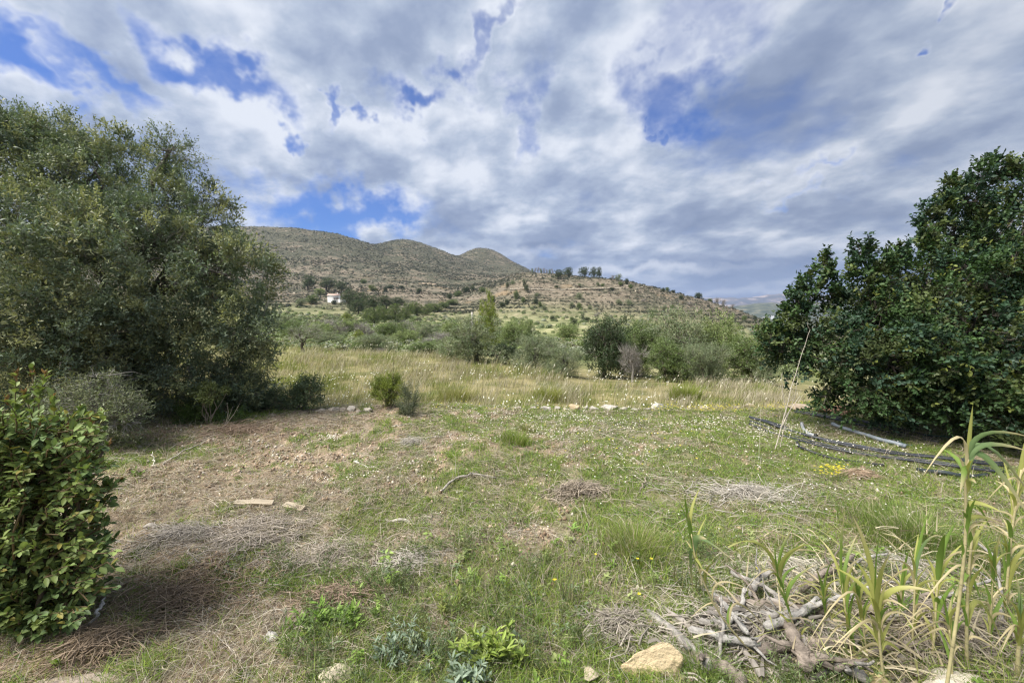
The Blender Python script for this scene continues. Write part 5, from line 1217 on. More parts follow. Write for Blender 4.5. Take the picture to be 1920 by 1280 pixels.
def outline_rock(label, pts, c, seed):
    import bmesh
    gz = ground_hit(sum(p[0] for p in pts)/len(pts), sum(p[1] for p in pts)/len(pts))[2]; bm = bmesh.new(); V = []
    for px, py, h in pts:
        rx, ry, rz = ray(px, py); t = (gz+h-EYE)/rz; V.append(A([rx*t, ry*t, gz+h]))
    cen = sum(V)/len(V)
    for v in V: bm.verts.new(v-cen); w = (v-cen)*.82; w[2] = gz-.05-cen[2]; bm.verts.new(w)
    bmesh.ops.convex_hull(bm, input=bm.verts); bmesh.ops.delete(bm, geom=[v for v in bm.verts if not v.link_faces], context='VERTS')
    bmesh.ops.bevel(bm, geom=bm.edges[:], offset=.004, segments=1, affect='EDGES', clamp_overlap=True)
    bmesh.ops.triangulate(bm, faces=bm.faces[:])
    for k in range(3): bmesh.ops.subdivide_edges(bm, edges=[e for e in bm.edges if e.calc_length() > .012], cuts=1)
    bmesh.ops.triangulate(bm, faces=bm.faces[:]); bm.normal_update()
    for v in bm.verts: k = float(fbm([v.co.x*22+seed+v.co.z*9], [v.co.y*22+v.co.z*14], 7, 4)[0]-.5); v.co += v.normal*k*.016
    me = bpy.data.meshes.new('rock'); bm.to_mesh(me); bm.free(); me.materials.append(M_stone)
    at = me.color_attributes.new('Col', 'FLOAT_COLOR', 'POINT'); co = np.zeros(len(me.vertices)*3); me.vertices.foreach_get('co', co); co = co.reshape(-1, 3)
    k = fbm(co[:, 0]*14+seed, co[:, 1]*14+co[:, 2]*10, 33, 4)[:, None]; cc = np.ones((len(co), 4)); cc[:, :3] = A(c)*(.70+.6*k)*np.array([1, .97, .92])**(k*3-1.5); at.data.foreach_set('color', cc.ravel().astype(np.float32))
    o = bpy.data.objects.new('rock', me); COL.objects.link(o); o.location = tuple(cen); tag(o, label, 'rock')
outline_rock('large angular yellow limestone rock at the bottom of the view beside the logs', [(1162,1247,.03),(1194,1222,.09),(1239,1200,.15),(1258,1204,.15),(1283,1230,.10),(1268,1262,.03),(1243,1270,.0),(1198,1261,.0)], (.55,.44,.28), 3)
rock('rock', 'pale pitted rock at the bottom edge left of the yellow one', 1103, 1275, 58, 34, 50, (.52,.43,.32), 54, 16)
rock('rock', 'lumpy cream rock at the bottom edge left of centre', 630, 1275, 78, 34, 60, (.56,.49,.37), 52, 20)
rock('rock', 'long low whitish rock at the bottom left corner', 140, 1296, 210, 24, 60, (.36,.30,.245), 53, 26)
rock('stone', 'whitish chipped stone with dark marks lying in the grass', 508, 1198, 38, 24, 22, (.46,.44,.41), 56, 12, 'stone')
rock('stone', 'small clean white triangular stone above the yellow-green sprout', 848, 1146, 19, 17, 12, (.68,.60,.50), 57, 10, 'stone')
rock('stone', 'small cream stone left of the log heap', 1079, 1168, 15, 18, 12, (.62,.54,.40), 58, 10, 'stone')
rock('stone', 'small orange pebble-like stone beside the laurel foot', 225, 1163, 14, 12, 12, (.42,.24,.14), 59, 10, 'stone')
rock('rock', 'smooth pale rounded rock at the bottom right under the canes', 1790, 1296, 130, 50, 60, (.60,.54,.44), 60, 30)
rock('stump', 'sawn yellowish wood stump at the foot of the canes', 1640, 1285, 50, 48, 40, (.55,.43,.25), 61, 14, 'stump', mt=M_weather)
rng = np.random.default_rng(88); mb = MB()
n = 420; t_ = rng.random(n); px = 190+100*t_+rng.normal(size=n)*14; py = 1262-62*t_+rng.normal(size=n)*9
for a, b in zip(px, py):
    g = ground_hit(a, min(b, 1290)); r = .003+.008*rng.random()**2; V = g+A([0,0,r*.5])+norm(rng.normal(size=(8, 3)))*r
    mb.add(V, A([[0,1,2],[0,2,3],[0,3,1],[4,1,2],[4,2,3],[5,0,1],[6,2,0],[7,3,0],[5,6,7],[4,5,6]]), A([.62,.59,.54])*(.7+.5*rng.random()))
tag(mb.build('white_gravel', M_stone), 'spill of small white gravel at the lower left', 'gravel', kind='stuff')

# ------------------------------------------------------------------ lying sticks, planks, brush heaps
def wood(name, label, pts, r0, r1, c, seed, lift=0, cat='branch', group=None, forks=0, mt=None, sides=7, wob=.012, bend=None):
    rng = np.random.default_rng(seed+500); G = A([ground_hit(x, min(y, 1330)) for x, y in pts]); K = len(G)
    G[:, 2] += r0*.7+(A(lift) if np.ndim(lift) else lift)
    n = max(6*K, 16); T = np.linspace(0, K-1, n); q = np.stack([np.interp(T, np.arange(K), G[:, j]) for j in range(3)], 1); q = _sm(q, 1)
    q[1:-1] += rng.normal(size=(n-2, 3))*wob; q = _sm(q, 1)
    rad = np.linspace(r0, r1, n)*(1+.10*rng.normal(size=n)+.12*np.sin(np.arange(n)*1.1+seed)); rad[0] *= .7; rad[-1] *= .6; mb = MB(); tube(mb, q, rad, A(c), 9)
    for j in range(forks):
        i = rng.integers(n//3, n-1); s = norm(q[i]-q[i-1]+rng.normal(size=3)*.55+A([0,0,.15])); tube(mb, bent(q[i], q[i]+s*r0*rng.uniform(5, 11), 5, .06, rng), np.linspace(rad[i]*.55, rad[i]*.15, 5), A(c)*.95, 5)
    o0 = q[0].copy(); o = mb.build(name, mt or M_weather, origin=o0, smooth=True); o.location = tuple(o0); tag(o, label, cat, group); return o
wood('branch', 'smooth pale branch lying bent on the soil left of centre', [(664,866),(690,877),(724,879)], .014, .006, (.58,.55,.50), 1)
wood('branch', 'grey curved branch arching over the grass in the middle', [(826,922),(850,903),(888,893),(930,897)], .013, .008, (.33,.30,.26), 2, [0,.02,.03,0], forks=2)
wood('branch', 'straight dead branch lying across the grass left of centre', [(722,975),(790,981),(858,980)], .012, .006, (.40,.37,.32), 3, forks=3)
wood('branch', 'thin twig lying in the shade of the olive', [(305,872),(345,850),(388,834)], .008, .004, (.44,.40,.34), 4, [0,.03,.05])
wood('branch', 'stubby grey branch poking out of the debris by the laurel', [(163,1182),(182,1166),(200,1146)], .009, .007, (.46,.44,.40), 5, [0,.03,.08])
wood('branch', 'crooked twig right of the planks', [(690,945),(700,922),(716,905)], .006, .003, (.48,.45,.38), 6, forks=2)
wood('branch', 'grey branch lying on the soil below the planks at the left', [(270,990),(330,996),(395,986)], .014, .006, (.36,.33,.29), 7, forks=3)
wood('branch', 'pale crossing twig on the grass before the hoses', [(1440,985),(1500,1000),(1560,1015)], .006, .003, (.47,.44,.38), 8, forks=2)
wood('branch', 'twig curving over the ground near the dark hose end', [(1640,980),(1690,975),(1720,968)], .007, .004, (.50,.46,.38), 9, [0,.03,.05])
wood('branch', 'short dark stick behind the brush heap in the middle', [(1190,935),(1205,915),(1214,905)], .008, .005, (.25,.21,.17), 10, [0,.02,.05])
wood('branch', 'short stick lying on the soil before the broom', [(735,800),(755,798),(775,797)], .010, .006, (.42,.38,.32), 11)
wood('branch', 'little white splinter standing under the olive', [(292,876),(290,868),(287,862)], .006, .003, (.66,.62,.54), 12, [0,.04,.09])
def plank(label, a, b, w, th, seed, tilt=0):
    A0 = ground_hit(*a); B0 = ground_hit(*b); c = (A0+B0)/2; L = np.linalg.norm((B0-A0)[:2]); import bmesh
    bm = bmesh.new(); bmesh.ops.create_cube(bm, size=1)
    for v in bm.verts: v.co = (v.co.x*L, v.co.y*w, v.co.z*th)
    for v in bm.verts:
        if v.co.x > 0 and v.co.y < 0: v.co.x += L*.03
    bmesh.ops.subdivide_edges(bm, edges=[e for e in bm.edges if abs((e.verts[0].co-e.verts[1].co).x) > L*.5], cuts=8)
    r = random.Random(seed)
    for v in bm.verts: v.co.z += .004*math.sin(v.co.x*9/L+seed); v.co.y += r.uniform(-1, 1)*.0012
    bmesh.ops.bevel(bm, geom=bm.edges[:], offset=.0015, segments=1, affect='EDGES')
    me = bpy.data.meshes.new('plank'); bm.to_mesh(me); bm.free(); me.materials.append(M_plank)
    at = me.color_attributes.new('Col', 'FLOAT_COLOR', 'POINT'); at.data.foreach_set('color', np.tile(A([.36,.305,.225,1.]), len(me.vertices)).astype(np.float32))
    o = bpy.data.objects.new('plank', me); COL.objects.link(o); o.location = (c[0], c[1], c[2]+th*.5+.022); o.rotation_euler = (tilt, .02, math.atan2(B0[1]-A0[1], B0[0]-A0[0])); tag(o, label, 'plank')
plank('longer of two pale sawn planks lying on dry debris', (441,945), (512,951), .055, .02, 1, .25)
plank('shorter pale sawn plank piece right of the longer one', (534,954), (569,958), .058, .02, 2, .3)
def heap(name, label, px, py, wx, wy, hz, n, seed, c, thick=.0036, ln=.35, cat='brush heap', dirn=None):
    rng = np.random.default_rng(seed+700); g = ground_hit(px, py); s = g[1]/F; rx = wx*s*.5; ry = rx*wy
    a = rng.random(n)*6.283; r = np.minimum(np.abs(rng.normal(size=n))*.66, 2.0); x = g[0]+np.cos(a)*r*rx; y = g[1]+np.sin(a)*r*ry; z = H(x, y)+hz*np.maximum(1-r**1.5, .03)*rng.random(n)**.7*.85+.004
    th = rng.normal(size=n)*.7+(dirn if dirn is not None else 0); th = np.where(rng.random(n) < .25, rng.random(n)*6.28, th); L = ln*(.3+.8*rng.random(n))*.8
    D = np.stack([np.cos(th), np.sin(th), rng.normal(size=n)*.16], 1); b = np.stack([x, y, z], 1)-D*(L*.5)[:, None]; e = b+D*L[:, None]
    zb = H(b[:, 0], b[:, 1])+.003; b[:, 2] = np.maximum(b[:, 2], zb); e[:, 2] = np.maximum(e[:, 2], H(e[:, 0], e[:, 1])+.003)
    m = (b+e)/2+rng.normal(size=(n,3))*(L*.09)[:, None]; m[:, 2] += .06*L; m1 = (b+m)/2+rng.normal(size=(n,3))*(L*.04)[:, None]
    mb = MB(); k = n//3
    for i in range(k): tube(mb, [b[i], m1[i], m[i], e[i]], A([1,.85,.7,.3])*thick*(.5+.9*rng.random()), A(c)*(.65+.7*rng.random()), 4, False)
    CC = A(c)*(.6+.8*rng.random((n-k, 1))); ribbons(mb, np.stack([b[k:], m1[k:], m[k:], e[k:]], 1), thick*(.7+rng.random(n-k)), CC)
    o = mb.build(name, M_dry, origin=g); o.location = tuple(g); tag(o, label, cat); return o
BR = (.40,.34,.275); GY = (.47,.435,.39)
heap('brush_heap', 'neat domed heap of dead stems right of centre', 1085, 925, 125, .5, .10, 900, 1, BR, .0035, .32, dirn=.5)
heap('brush_heap', 'wide flat heap of dead stems below the hoses', 1400, 930, 230, .5, .05, 800, 2, GY, .0035, .4)
heap('brush_heap', 'small bundle of reddish dead stems before the hoses', 1610, 893, 70, .4, .05, 350, 3, (.40,.30,.22), .004, .25)
heap('brush_heap', 'grey twiggy heap directly below the two planks', 480, 1010, 230, .8, .05, 2200, 4, (.43,.38,.33), .003, .28, dirn=.3)
heap('brush_heap', 'long grey drift of dead stems left of centre', 610, 1050, 250, .5, .05, 1500, 5, (.44,.39,.33), .003, .28, dirn=-.3)
heap('brush_heap', 'small round grey heap on bare soil before the broom', 770, 832, 60, .8, .07, 260, 6, GY, .0035, .25)
heap('brush_heap', 'brown debris heap at the foot of the laurel', 185, 1215, 230, .55, .08, 1700, 7, (.30,.23,.165), .003, .22, dirn=.6)
heap('brush_heap', 'brown matted dead grass spreading between the laurel and the white gravel', 330, 1125, 330, .6, .06, 2600, 18, (.32,.24,.17), .0032, .2)
heap('brush_heap', 'grey stems lying along the laurel side', 330, 1010, 190, .5, .06, 1100, 8, (.34,.31,.28), .003, .3, dirn=.15)
heap('brush_heap', 'brown litter at the edge of the olive shade', 450, 810, 190, .6, .06, 900, 10, (.30,.225,.17), .004, .35, dirn=.3)
heap('brush_heap', 'tangle of dead stems left of the bottom centre weeds', 640, 1120, 190, .5, .05, 900, 11, (.33,.25,.19), .003, .22)
heap('brush_heap', 'grey stems beside the log heap, left side', 1160, 1175, 150, .6, .06, 1100, 12, (.38,.34,.29), .003, .25)
heap('brush_heap', 'grey flattened stems behind the canes', 1690, 1075, 150, .6, .07, 700, 13, GY, .003, .3, dirn=2.5)
heap('brush_heap', 'dead stems strewn across the grass below the long drift', 760, 1060, 130, .5, .04, 600, 17, GY, .0028, .26)

# ------------------------------------------------------------------ log heap
W1 = (.29,.27,.245); W2 = (.245,.205,.17); W3 = (.38,.36,.33)
LG = [([(1215,1150),(1270,1200),(1335,1268)],.020,.026,W1,'long grey log sloping down the left side of the heap',[0,.02,.02]),
 ([(1290,1212),(1360,1232),(1425,1246)],.014,.018,W3,'pale bare branch crossing the left of the heap',[.08,.09,.09]),
 ([(1420,1248),(1500,1236),(1592,1232)],.022,.026,W2,'thick brown log lying level at the bottom of the heap',[.06,.07,.06]),
 ([(1432,1225),(1490,1205),(1536,1172)],.020,.012,W3,'split silvery slab in the middle of the heap',[.12,.13,.14]),
 ([(1335,1152),(1420,1168),(1550,1180)],.026,.022,W2,'thick brown log lying level across the top of the heap',[.06,.09,.08]),
 ([(1480,1150),(1540,1110),(1600,1072)],.022,.012,W2,'brown log pointing up to the right behind the canes',[.09,.10,.10]),
 ([(1405,1152),(1425,1125),(1465,1108)],.018,.010,W1,'stubby grey forked branch at the top of the heap',[.10,.13,.14]),
 ([(1335,1140),(1362,1180),(1400,1235)],.012,.014,W3,'thin pale branch slanting through the left of the heap',[.08,.11,.12]),
 ([(1470,1212),(1490,1250),(1510,1300)],.026,.034,W2,'big brown stump pointing at the viewer',[.12,.12,.10]),
 ([(1280,1225),(1340,1258),(1400,1300)],.024,.030,W2,'brown log at the bottom left of the heap',[.0,.02,.03]),
 ([(1530,1255),(1580,1275),(1625,1295)],.020,.024,W1,'grey log ending below the stump',[.05,.05,.05]),
 ([(1600,1185),(1680,1170),(1755,1152)],.012,.008,W2,'thin brown branch right of the canes, upper',[.10,.12,.12]),
 ([(1640,1205),(1750,1175),(1862,1140)],.011,.007,W1,'long thin grey branch reaching to the right edge',[.10,.14,.16]),
 ([(1700,1235),(1800,1215),(1880,1195)],.013,.010,W2,'brown branch low at the right of the heap',[.06,.08,.08]),
 ([(1345,1265),(1352,1225),(1350,1180)],.010,.006,W1,'upright grey stick at the left of the heap',[.02,.10,.18]),
 ([(1550,1096),(1610,1076),(1662,1062)],.012,.008,W3,'pale branch at the far side of the heap',[.06,.08,.08]),
 ([(1560,1115),(1640,1122),(1705,1118)],.012,.008,W1,'grey branch behind the canes',[.06,.08,.08]),
 ([(1500,1196),(1570,1176),(1645,1150)],.013,.009,W3,'silvery branch in the middle right of the heap',[.14,.15,.15]),
 ([(1620,1245),(1700,1232),(1785,1222)],.014,.011,W2,'brown log among the cane stems',[.04,.06,.06]),
 ([(1880,1205),(1868,1120),(1800,1055)],.009,.006,W1,'arched grey stem over the right of the heap',[.04,.22,.20]),
 ([(1370,1110),(1420,1142),(1475,1175)],.013,.010,W1,'grey branch slanting across the top log',[.12,.14,.12]),
 ([(1395,1190),(1450,1200),(1500,1190)],.016,.012,W1,'short grey log in the centre of the heap',[.10,.12,.12]),
 ([(1310,1185),(1355,1195),(1410,1200)],.014,.018,W1,'short weathered log left of the centre',[.05,.07,.07]),
 ([(1360,1215),(1385,1180),(1395,1145)],.012,.009,W3,'bleached crooked branch leaning left of centre',[.09,.12,.13]),
 ([(1540,1165),(1600,1150),(1650,1120)],.016,.010,W1,'grey log leaning back under the canes',[.08,.09,.09])]
for i, (pts, r0, r1, c, lab, lift) in enumerate(LG): wood('log', lab, pts, r0, r1, c, 30+i, lift, 'log', 'weathered logs in the heap', forks=0 if r0 > .03 else (3 if i % 2 == 0 else 2), wob=.005)
heap('twig_tangle', 'dense tangle of fine grey twigs under and between the logs', 1450, 1195, 430, .45, .12, 5200, 20, (.40,.36,.31), .0042, .24, 'twigs')
heap('twig_tangle', 'tangle of thin brown twigs at the right of the logs', 1740, 1190, 370, .5, .15, 4000, 21, (.36,.31,.255), .0040, .3, 'twigs')
heap('twig_tangle', 'thick broken sticks lying crisscross through the log heap', 1480, 1190, 400, .5, .13, 170, 23, (.31,.28,.25), .016, .34, 'twigs')
heap('twig_tangle', 'broken sticks lying under the canes at the right', 1740, 1180, 330, .5, .12, 110, 24, (.33,.28,.24), .013, .36, 'twigs')
heap('twig_tangle', 'loose fine stems behind the log heap', 1500, 1090, 340, .4, .09, 2200, 22, (.47,.44,.37), .0034, .24, 'twigs')

# ------------------------------------------------------------------ canes
def cane(label, d, stem, r, leaves, seed, c=(.41,.36,.19)):
    """stem: picture points at distance d; leaves: (attach t, tip px, py, width, sag, colour key)"""
    rng = np.random.default_rng(seed+1200)
    S = A([P(x, y, d) for x, y in stem]); S[0] = [S[0][0], d, zat(S[0][0], d)-.03] ; K = len(S)
    n = 14; T = np.linspace(0, K-1, n); q = _sm(np.stack([np.interp(T, np.arange(K), S[:, j]) for j in range(3)], 1), 1)
    o = S[0].copy(); o[2] += .03; t = thing('cane', label, 'cane', o, 'canes growing out of the log heap')
    mb = MB(); rad = np.linspace(r, r*.55, n); C = A(c)
    tube(mb, q, rad, C, 7)
    for j in range(2, n-1, 2): tube(mb, [q[j]-(q[j+1]-q[j])*.03, q[j], q[j]+(q[j+1]-q[j])*.03], [rad[j]*1.02, rad[j]*1.28, rad[j]*1.02], C*.7, 7, False)
    mb.build('stem', M_twig, t, origin=o, smooth=True)
    pal = {'g': A([.17,.26,.055]), 'G': A([.16,.24,.10]), 'y': A([.32,.33,.10]), 'd': A([.47,.40,.24])}
    leaves = list(leaves)
    for _k in range(9):
        at = .35+.62*rng.random(); i_ = int(at*(len(stem)-1)); fx = at*(len(stem)-1)-i_; sx = stem[i_][0]*(1-fx)+stem[min(i_+1, len(stem)-1)][0]*fx; sy = stem[i_][1]*(1-fx)+stem[min(i_+1, len(stem)-1)][1]*fx
        sg = 1 if rng.random() < .5 else -1; ln_ = rng.uniform(35, 105)
        if rng.random() < .68: leaves.append((at, sx+sg*ln_*rng.uniform(.15,.6), sy-ln_*rng.uniform(.5, 1.1), rng.uniform(.009,.018), .1, 'g' if rng.random() < .7 else 'y'))
        else: leaves.append((at, sx+sg*ln_, sy+ln_*rng.uniform(-.2,.6), rng.uniform(.006,.013), rng.uniform(.3,.6), 'd'))
    for (at, tx, ty, w, sag, key) in leaves:
        i = min(int(at*(n-1)), n-1); b = q[i]; e = P(tx, ty, d+rng.uniform(-.12, .12)); L = np.linalg.norm(e-b)
        if key == 'g' and rng.random() < .35: key2 = 'y'
        else: key2 = key
        tt = np.linspace(0, 1, 9)[:, None]; stem_dir = norm(q[-1]-q[max(0, n-5)]); c1 = b+stem_dir*L*.45
        m = (1-tt)**2*b+2*tt*(1-tt)*(c1+A([0,0,sag*L]))+tt**2*e
        m += A([0,0,1])*0; prof = np.sin(np.clip(tt[:, 0]*.9+.12, 0, 1)**.8*math.pi)**.7; prof[0] = .35; prof[-1] = .03
        tan = norm(np.gradient(m, axis=0)); view = norm(m-A([0,0,EYE])); side = norm(np.cross(tan, view)*1.0+rng.normal(size=3)*.35); up = norm(np.cross(side, tan))
        hw = (w*.5*prof)[:, None]; V = np.stack([m-side*hw+up*hw*.35, m, m+side*hw+up*hw*.35], 1).reshape(-1, 3)
        f = [];
        for k in range(8): a = 3*k; f += [[a, a+1, a+4, a+3], [a+1, a+2, a+5, a+4]]
        base = pal[key2]; tipc = pal['d'] if (key2 != 'd' and rng.random() < .45) else base
        CC = np.repeat(base*(1-sstep(tt, .55, 1))+tipc*sstep(tt, .55, 1), 3, 0)*(.85+.3*rng.random()); CC[1::3] *= 1.12
        lb = MB(); lb.add(V, A(f), CC); lb.build('leaf', M_grass, t, origin=o)
cane('bent cane at the left of the heap, green tuft at its head', 1.75, [(1468,1285),(1400,1215),(1340,1140),(1305,1055),(1296,1000)], .0055,
  [(1,1283,925,.016,.1,'g'),(1,1312,915,.014,.1,'g'),(1,1270,935,.010,.0,'g'),(.9,1325,1010,.03,.2,'G'),(.8,1318,1068,.028,.1,'g'),(.85,1300,1110,.02,-.2,'G'),(.9,1385,1060,.012,.4,'G'),(.7,1352,1100,.012,.1,'d'),(.95,1290,960,.02,.1,'g')], 1)
cane('thin straw-coloured cane second from the left with a fan of yellowing leaves', 1.8, [(1528,1285),(1500,1210),(1478,1140),(1465,1100)], .0045,
  [(1,1384,1016,.018,.25,'y'),(1,1490,985,.016,.1,'g'),(1,1455,1015,.012,.1,'g'),(1,1512,1015,.014,.1,'g'),(1,1522,1018,.02,.15,'y'),(1,1400,1100,.008,.4,'d'),(1,1560,1045,.010,.45,'d'),(1,1440,1050,.014,.2,'d'),(.98,1496,1060,.016,.1,'g'),(.95,1440,1080,.012,.2,'y')], 2)
cane('cane in the middle with one tall upright blade', 1.72, [(1612,1285),(1594,1200),(1582,1120)], .0055,
  [(1,1585,955,.012,.0,'g'),(1,1608,1000,.014,.1,'g'),(1,1538,1010,.014,.3,'y'),(1,1565,1040,.012,.1,'d'),(1,1618,1045,.014,.2,'d'),(.8,1555,1165,.016,.3,'y'),(.6,1590,1150,.02,.1,'g'),(.9,1600,1060,.016,.1,'g')], 3)
cane('leafiest cane, broad green blades rising in the middle of the group', 1.6, [(1662,1290),(1652,1230),(1646,1165)], .0065,
  [(1,1598,965,.026,.15,'g'),(1,1652,985,.020,.05,'g'),(1,1602,1050,.022,.2,'g'),(1,1556,1060,.020,.25,'y'),(1,1755,1110,.022,.4,'g'),(1,1760,1135,.018,.5,'d'),(.95,1668,1040,.022,.1,'g'),(.9,1615,1120,.02,.2,'y'),(.7,1630,1150,.03,.1,'g'),(.6,1700,1232,.016,.4,'y'),(.9,1700,1140,.024,.3,'g'),(1,1718,1155,.012,.6,'d'),(.6,1600,1230,.016,.3,'d')], 4)
cane('slender cane with an upright tip right of the leafiest one', 1.75, [(1706,1285),(1712,1180),(1716,1085)], .0055,
  [(1,1742,955,.014,.0,'g'),(1,1722,1000,.016,.1,'g'),(1,1764,1002,.012,.3,'G'),(1,1700,1030,.012,.1,'y'),(.9,1665,1050,.010,.3,'d'),(.8,1770,1090,.014,.3,'y')], 5)
cane('cane with dark-edged leaves between the slender cane and the tallest one', 1.7, [(1742,1290),(1752,1190),(1758,1090)], .006,
  [(1,1795,975,.024,.05,'g'),(1,1772,1000,.022,.05,'g'),(1,1815,1065,.010,.3,'d'),(1,1850,1035,.012,.3,'d'),(.95,1735,1040,.014,.1,'y'),(.8,1765,1130,.02,.1,'g'),(.85,1820,1100,.010,.4,'y')], 6)
cane('tallest cane with long ribbon leaves arching out of the right edge', 1.5, [(1770,1300),(1800,1120),(1812,1000),(1810,900),(1815,860)], .0062,
  [(1,1824,760,.012,.0,'g'),(1,1935,820,.018,.35,'G'),(.95,1930,846,.020,.3,'G'),(.85,1945,948,.030,.15,'G'),(.9,1940,985,.022,.35,'G'),(.8,1795,850,.012,.0,'d'),(.9,1800,925,.02,.05,'g'),(.7,1830,905,.022,.1,'g'),(.62,1880,960,.018,.2,'y'),(.6,1885,985,.016,.25,'y'),(.6,1865,1010,.014,.25,'g'),(.55,1815,940,.024,.0,'g'),(.5,1940,1045,.006,.4,'d'),(.6,1800,960,.018,.1,'g')], 7)
cane('upright cane just right of the tallest one, small side shoots', 1.65, [(1812,1295),(1812,1200),(1815,1090),(1822,1010)], .007,
  [(1,1860,970,.016,.1,'y'),(1,1850,1000,.014,.2,'d'),(.75,1838,1120,.018,.1,'g'),(.7,1782,1140,.018,.2,'g'),(.4,1895,1245,.018,.3,'y'),(.45,1830,1190,.016,.1,'g'),(.7,1905,1165,.010,.4,'d'),(.65,1900,1150,.008,.5,'d')], 8)
cane('thick pale cane stub at the right edge with a green shoot', 1.6, [(1908,1295),(1908,1240),(1912,1190)], .010,
  [(1,1904,1075,.014,.1,'G'),(1,1912,1100,.016,.05,'G'),(1,1935,1130,.014,.2,'g')], 9)
cane('background cane leaning out of the right edge with pale leaves', 1.9, [(1885,1150),(1895,1010),(1915,880)], .006,
  [(.7,1865,900,.016,.3,'d'),(.6,1880,860,.016,.1,'g'),(.9,1920,830,.02,.0,'g'),(.7,1865,935,.012,.2,'y'),(.8,1935,900,.016,.1,'y'),(.5,1850,980,.012,.2,'d')], 10)

def cane_litter():
    rng = np.random.default_rng(1400); n = 900; px = rng.normal(size=n)*130+1640; py = rng.uniform(1010, 1290, n); mb = MB(); g = A([ground_hit(a, b) for a, b in zip(px, py)])
    g[:, 2] += .02+.16*rng.random(n)**2; a = rng.random(n)*6.283; L = .08+.16*rng.random(n); D = np.stack([np.cos(a), np.sin(a), rng.normal(size=n)*.35], 1); e = g+D*L[:, None]; m = (g+e)/2+A([0,0,1.])*(L*.18*rng.random(n))[:, None]
    e[:, 2] = np.maximum(e[:, 2], H(e[:, 0], e[:, 1])+.01)
    ribbons(mb, np.stack([g, (g+m)/2+A([0,0,.004]), m, e], 1), .004+.009*rng.random(n), pick([[.45,.385,.26],[.38,.32,.21],[.52,.46,.33],[.28,.28,.11]], n, rng, .2))
    tag(mb.build('dry_cane_leaves', M_dry), 'curled straw-coloured cane leaves fallen over the log heap', 'dry leaves', kind='stuff')
cane_litter()
for i, (lb, d, st, r) in enumerate([
 ('short leafy shoot left of the leafiest cane', 1.7, [(1632,1285),(1622,1200),(1612,1130)], .004),
 ('short leafy shoot crowding behind the leafiest cane', 1.85, [(1680,1260),(1684,1180),(1690,1110)], .004),
 ('low shoot at the foot of the tallest cane', 1.6, [(1785,1290),(1786,1230),(1780,1180)], .004),
 ('thin young cane right of the upright one', 1.75, [(1850,1285),(1856,1180),(1862,1080)], .0045),
 ('thin young cane behind the thick pale stub', 1.9, [(1885,1260),(1888,1160),(1890,1060)], .0045),
 ('small shoot between the middle cane and the straw-coloured one', 1.9, [(1556,1260),(1552,1190),(1546,1130)], .0035)]):
    tx, ty = st[-1]; cane(lb, d, st, r, [(1, tx-18, ty-70, .013, .05, 'g'), (1, tx+14, ty-80, .012, .05, 'g'), (1, tx+38, ty-45, .012, .2, 'y'), (1, tx-40, ty-38, .010, .2, 'y'), (.9, tx+4, ty-60, .012, .1, 'g')], 40+i)
# ------------------------------------------------------------------ hoses and pipes
def hose(name, label, pts, r, c, seed, lift=0, cat='hose', group=None, end=None):
    rng = np.random.default_rng(seed+1500); G = A([ground_hit(x, y) for x, y in pts]); K = len(G); n = 6*K
    T = np.linspace(0, K-1, n); q = _sm(np.stack([np.interp(T, np.arange(K), G[:, j]) for j in range(3)], 1), 3)
    q[:, 2] = H(q[:, 0], q[:, 1])+r+.008+lift+.01*np.sin(T*1.7+seed); q[:, 2] = _sm(q[:, 2], 6)
    mb = MB(); tube(mb, q, np.full(n, r), A(c), 8); o0 = q[0].copy(); o = mb.build(name, M_plastic, origin=o0, smooth=True); o.location = tuple(o0); tag(o, label, cat, group)
    if end:
        e = MB(); k = norm(q[-1]-q[-2]); tube(e, [q[-1]+k*.002, q[-1]+k*.03], [r*1.12, r*1.12], A(end), 8); e.build('fitting', M_plastic, o, origin=o0, smooth=True)
    return o
BK = (.030,.034,.042); GHO = 'black hoses lying by the carob'
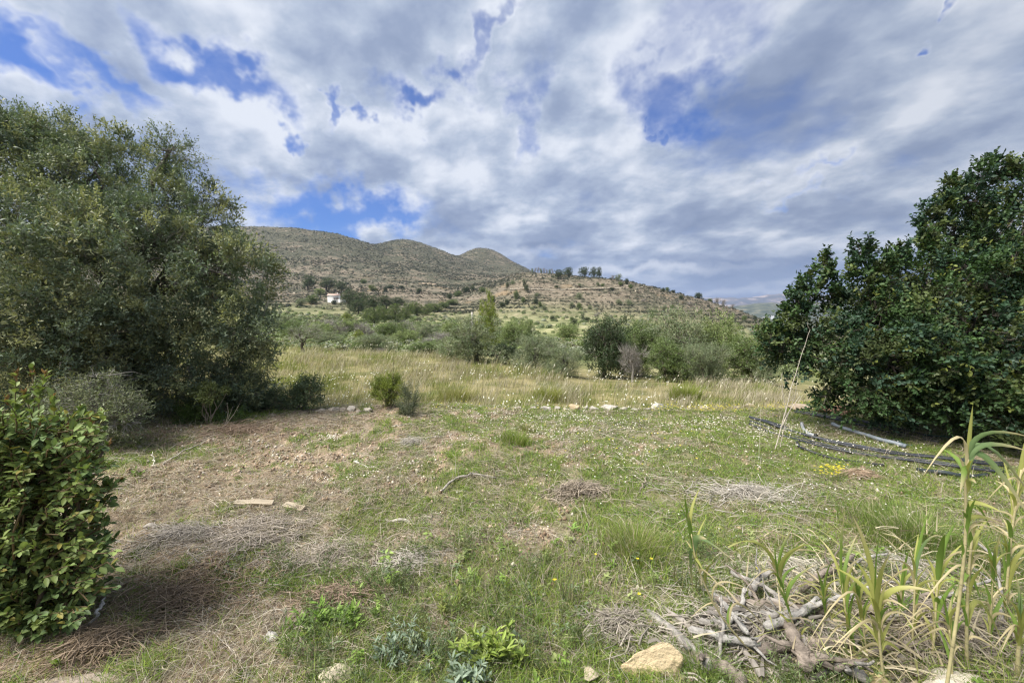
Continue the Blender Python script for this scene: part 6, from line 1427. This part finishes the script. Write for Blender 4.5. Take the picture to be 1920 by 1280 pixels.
main = [(1405,790),(1440,800),(1475,812),(1520,826),(1580,840),(1650,853),(1720,862),(1800,872),(1880,880)]
labs = ['topmost hose of the long black bundle','second hose of the long black bundle','third hose of the long black bundle','hose forming the near side of the long black bundle']
for k in range(4): hose('black_hose', labs[k], [(x, y+k*5.6-7+2*math.sin(x*.02+k)) for x, y in main], .015, BK, k, .012*(k % 2), group=GHO)
hose('black_hose', 'thin black hose resting on top of the long bundle', [(x, y-1) for x, y in main[1:6]], .014, (.05,.055,.065), 9, .03, group=GHO)
hose('black_hose', 'single black hose looping below the long bundle', [(1492,826),(1498,842),(1520,853),(1570,864),(1650,874)], .016, (.028,.03,.032), 5, group=GHO, end=(.03,.03,.03))
hose('black_hose', 'dark hose end lying nearest the canes', [(1720,884),(1760,892),(1800,897),(1850,893)], .020, (.030,.04,.042), 6, group=GHO)
for k, lb in enumerate(('farther hose of the back bundle under the carob', 'middle hose of the back bundle under the carob', 'nearer hose of the back bundle under the carob')):
    hose('black_hose', lb, [(1490,768+k*3),(1550,779+k*4),(1610,790+k*4.5),(1680,806+k*5),(1760,822+k*5)], .015, (.035,.04,.05), 10+k, group=GHO)
hose('grey_pipe', 'stiff grey pipe with a dark open end in front of the carob', [(1560,800),(1590,811),(1640,826),(1692,841)], .024, (.30,.34,.38), 20, .01, 'pipe', end=(.20,.23,.26))
hose('grey_pipe', 'short curved grey pipe piece above the long black bundle', [(1503,798),(1506,808),(1515,816),(1527,821)], .021, (.30,.32,.35), 21, .0, 'pipe', end=(.02,.02,.02))
hose('green_hose', 'thin green hose in the shade under the carob', [(1660,802),(1700,808),(1745,822),(1790,826)], .006, (.06,.16,.12), 22, .02)
hose('green_hose', 'second thin green hose, lower, in front of the carob shade', [(1640,812),(1680,826),(1710,838)], .006, (.08,.18,.13), 23, .0)
rock('stone', 'reddish brown stone behind the hoses by the carob', 1560, 775, 60, 26, 40, (.30,.19,.13), 81, 18, 'stone')
rock('stone', 'tan weathered stone at the left of the reddish one', 1500, 768, 46, 18, 40, (.42,.34,.26), 82, 18, 'stone')
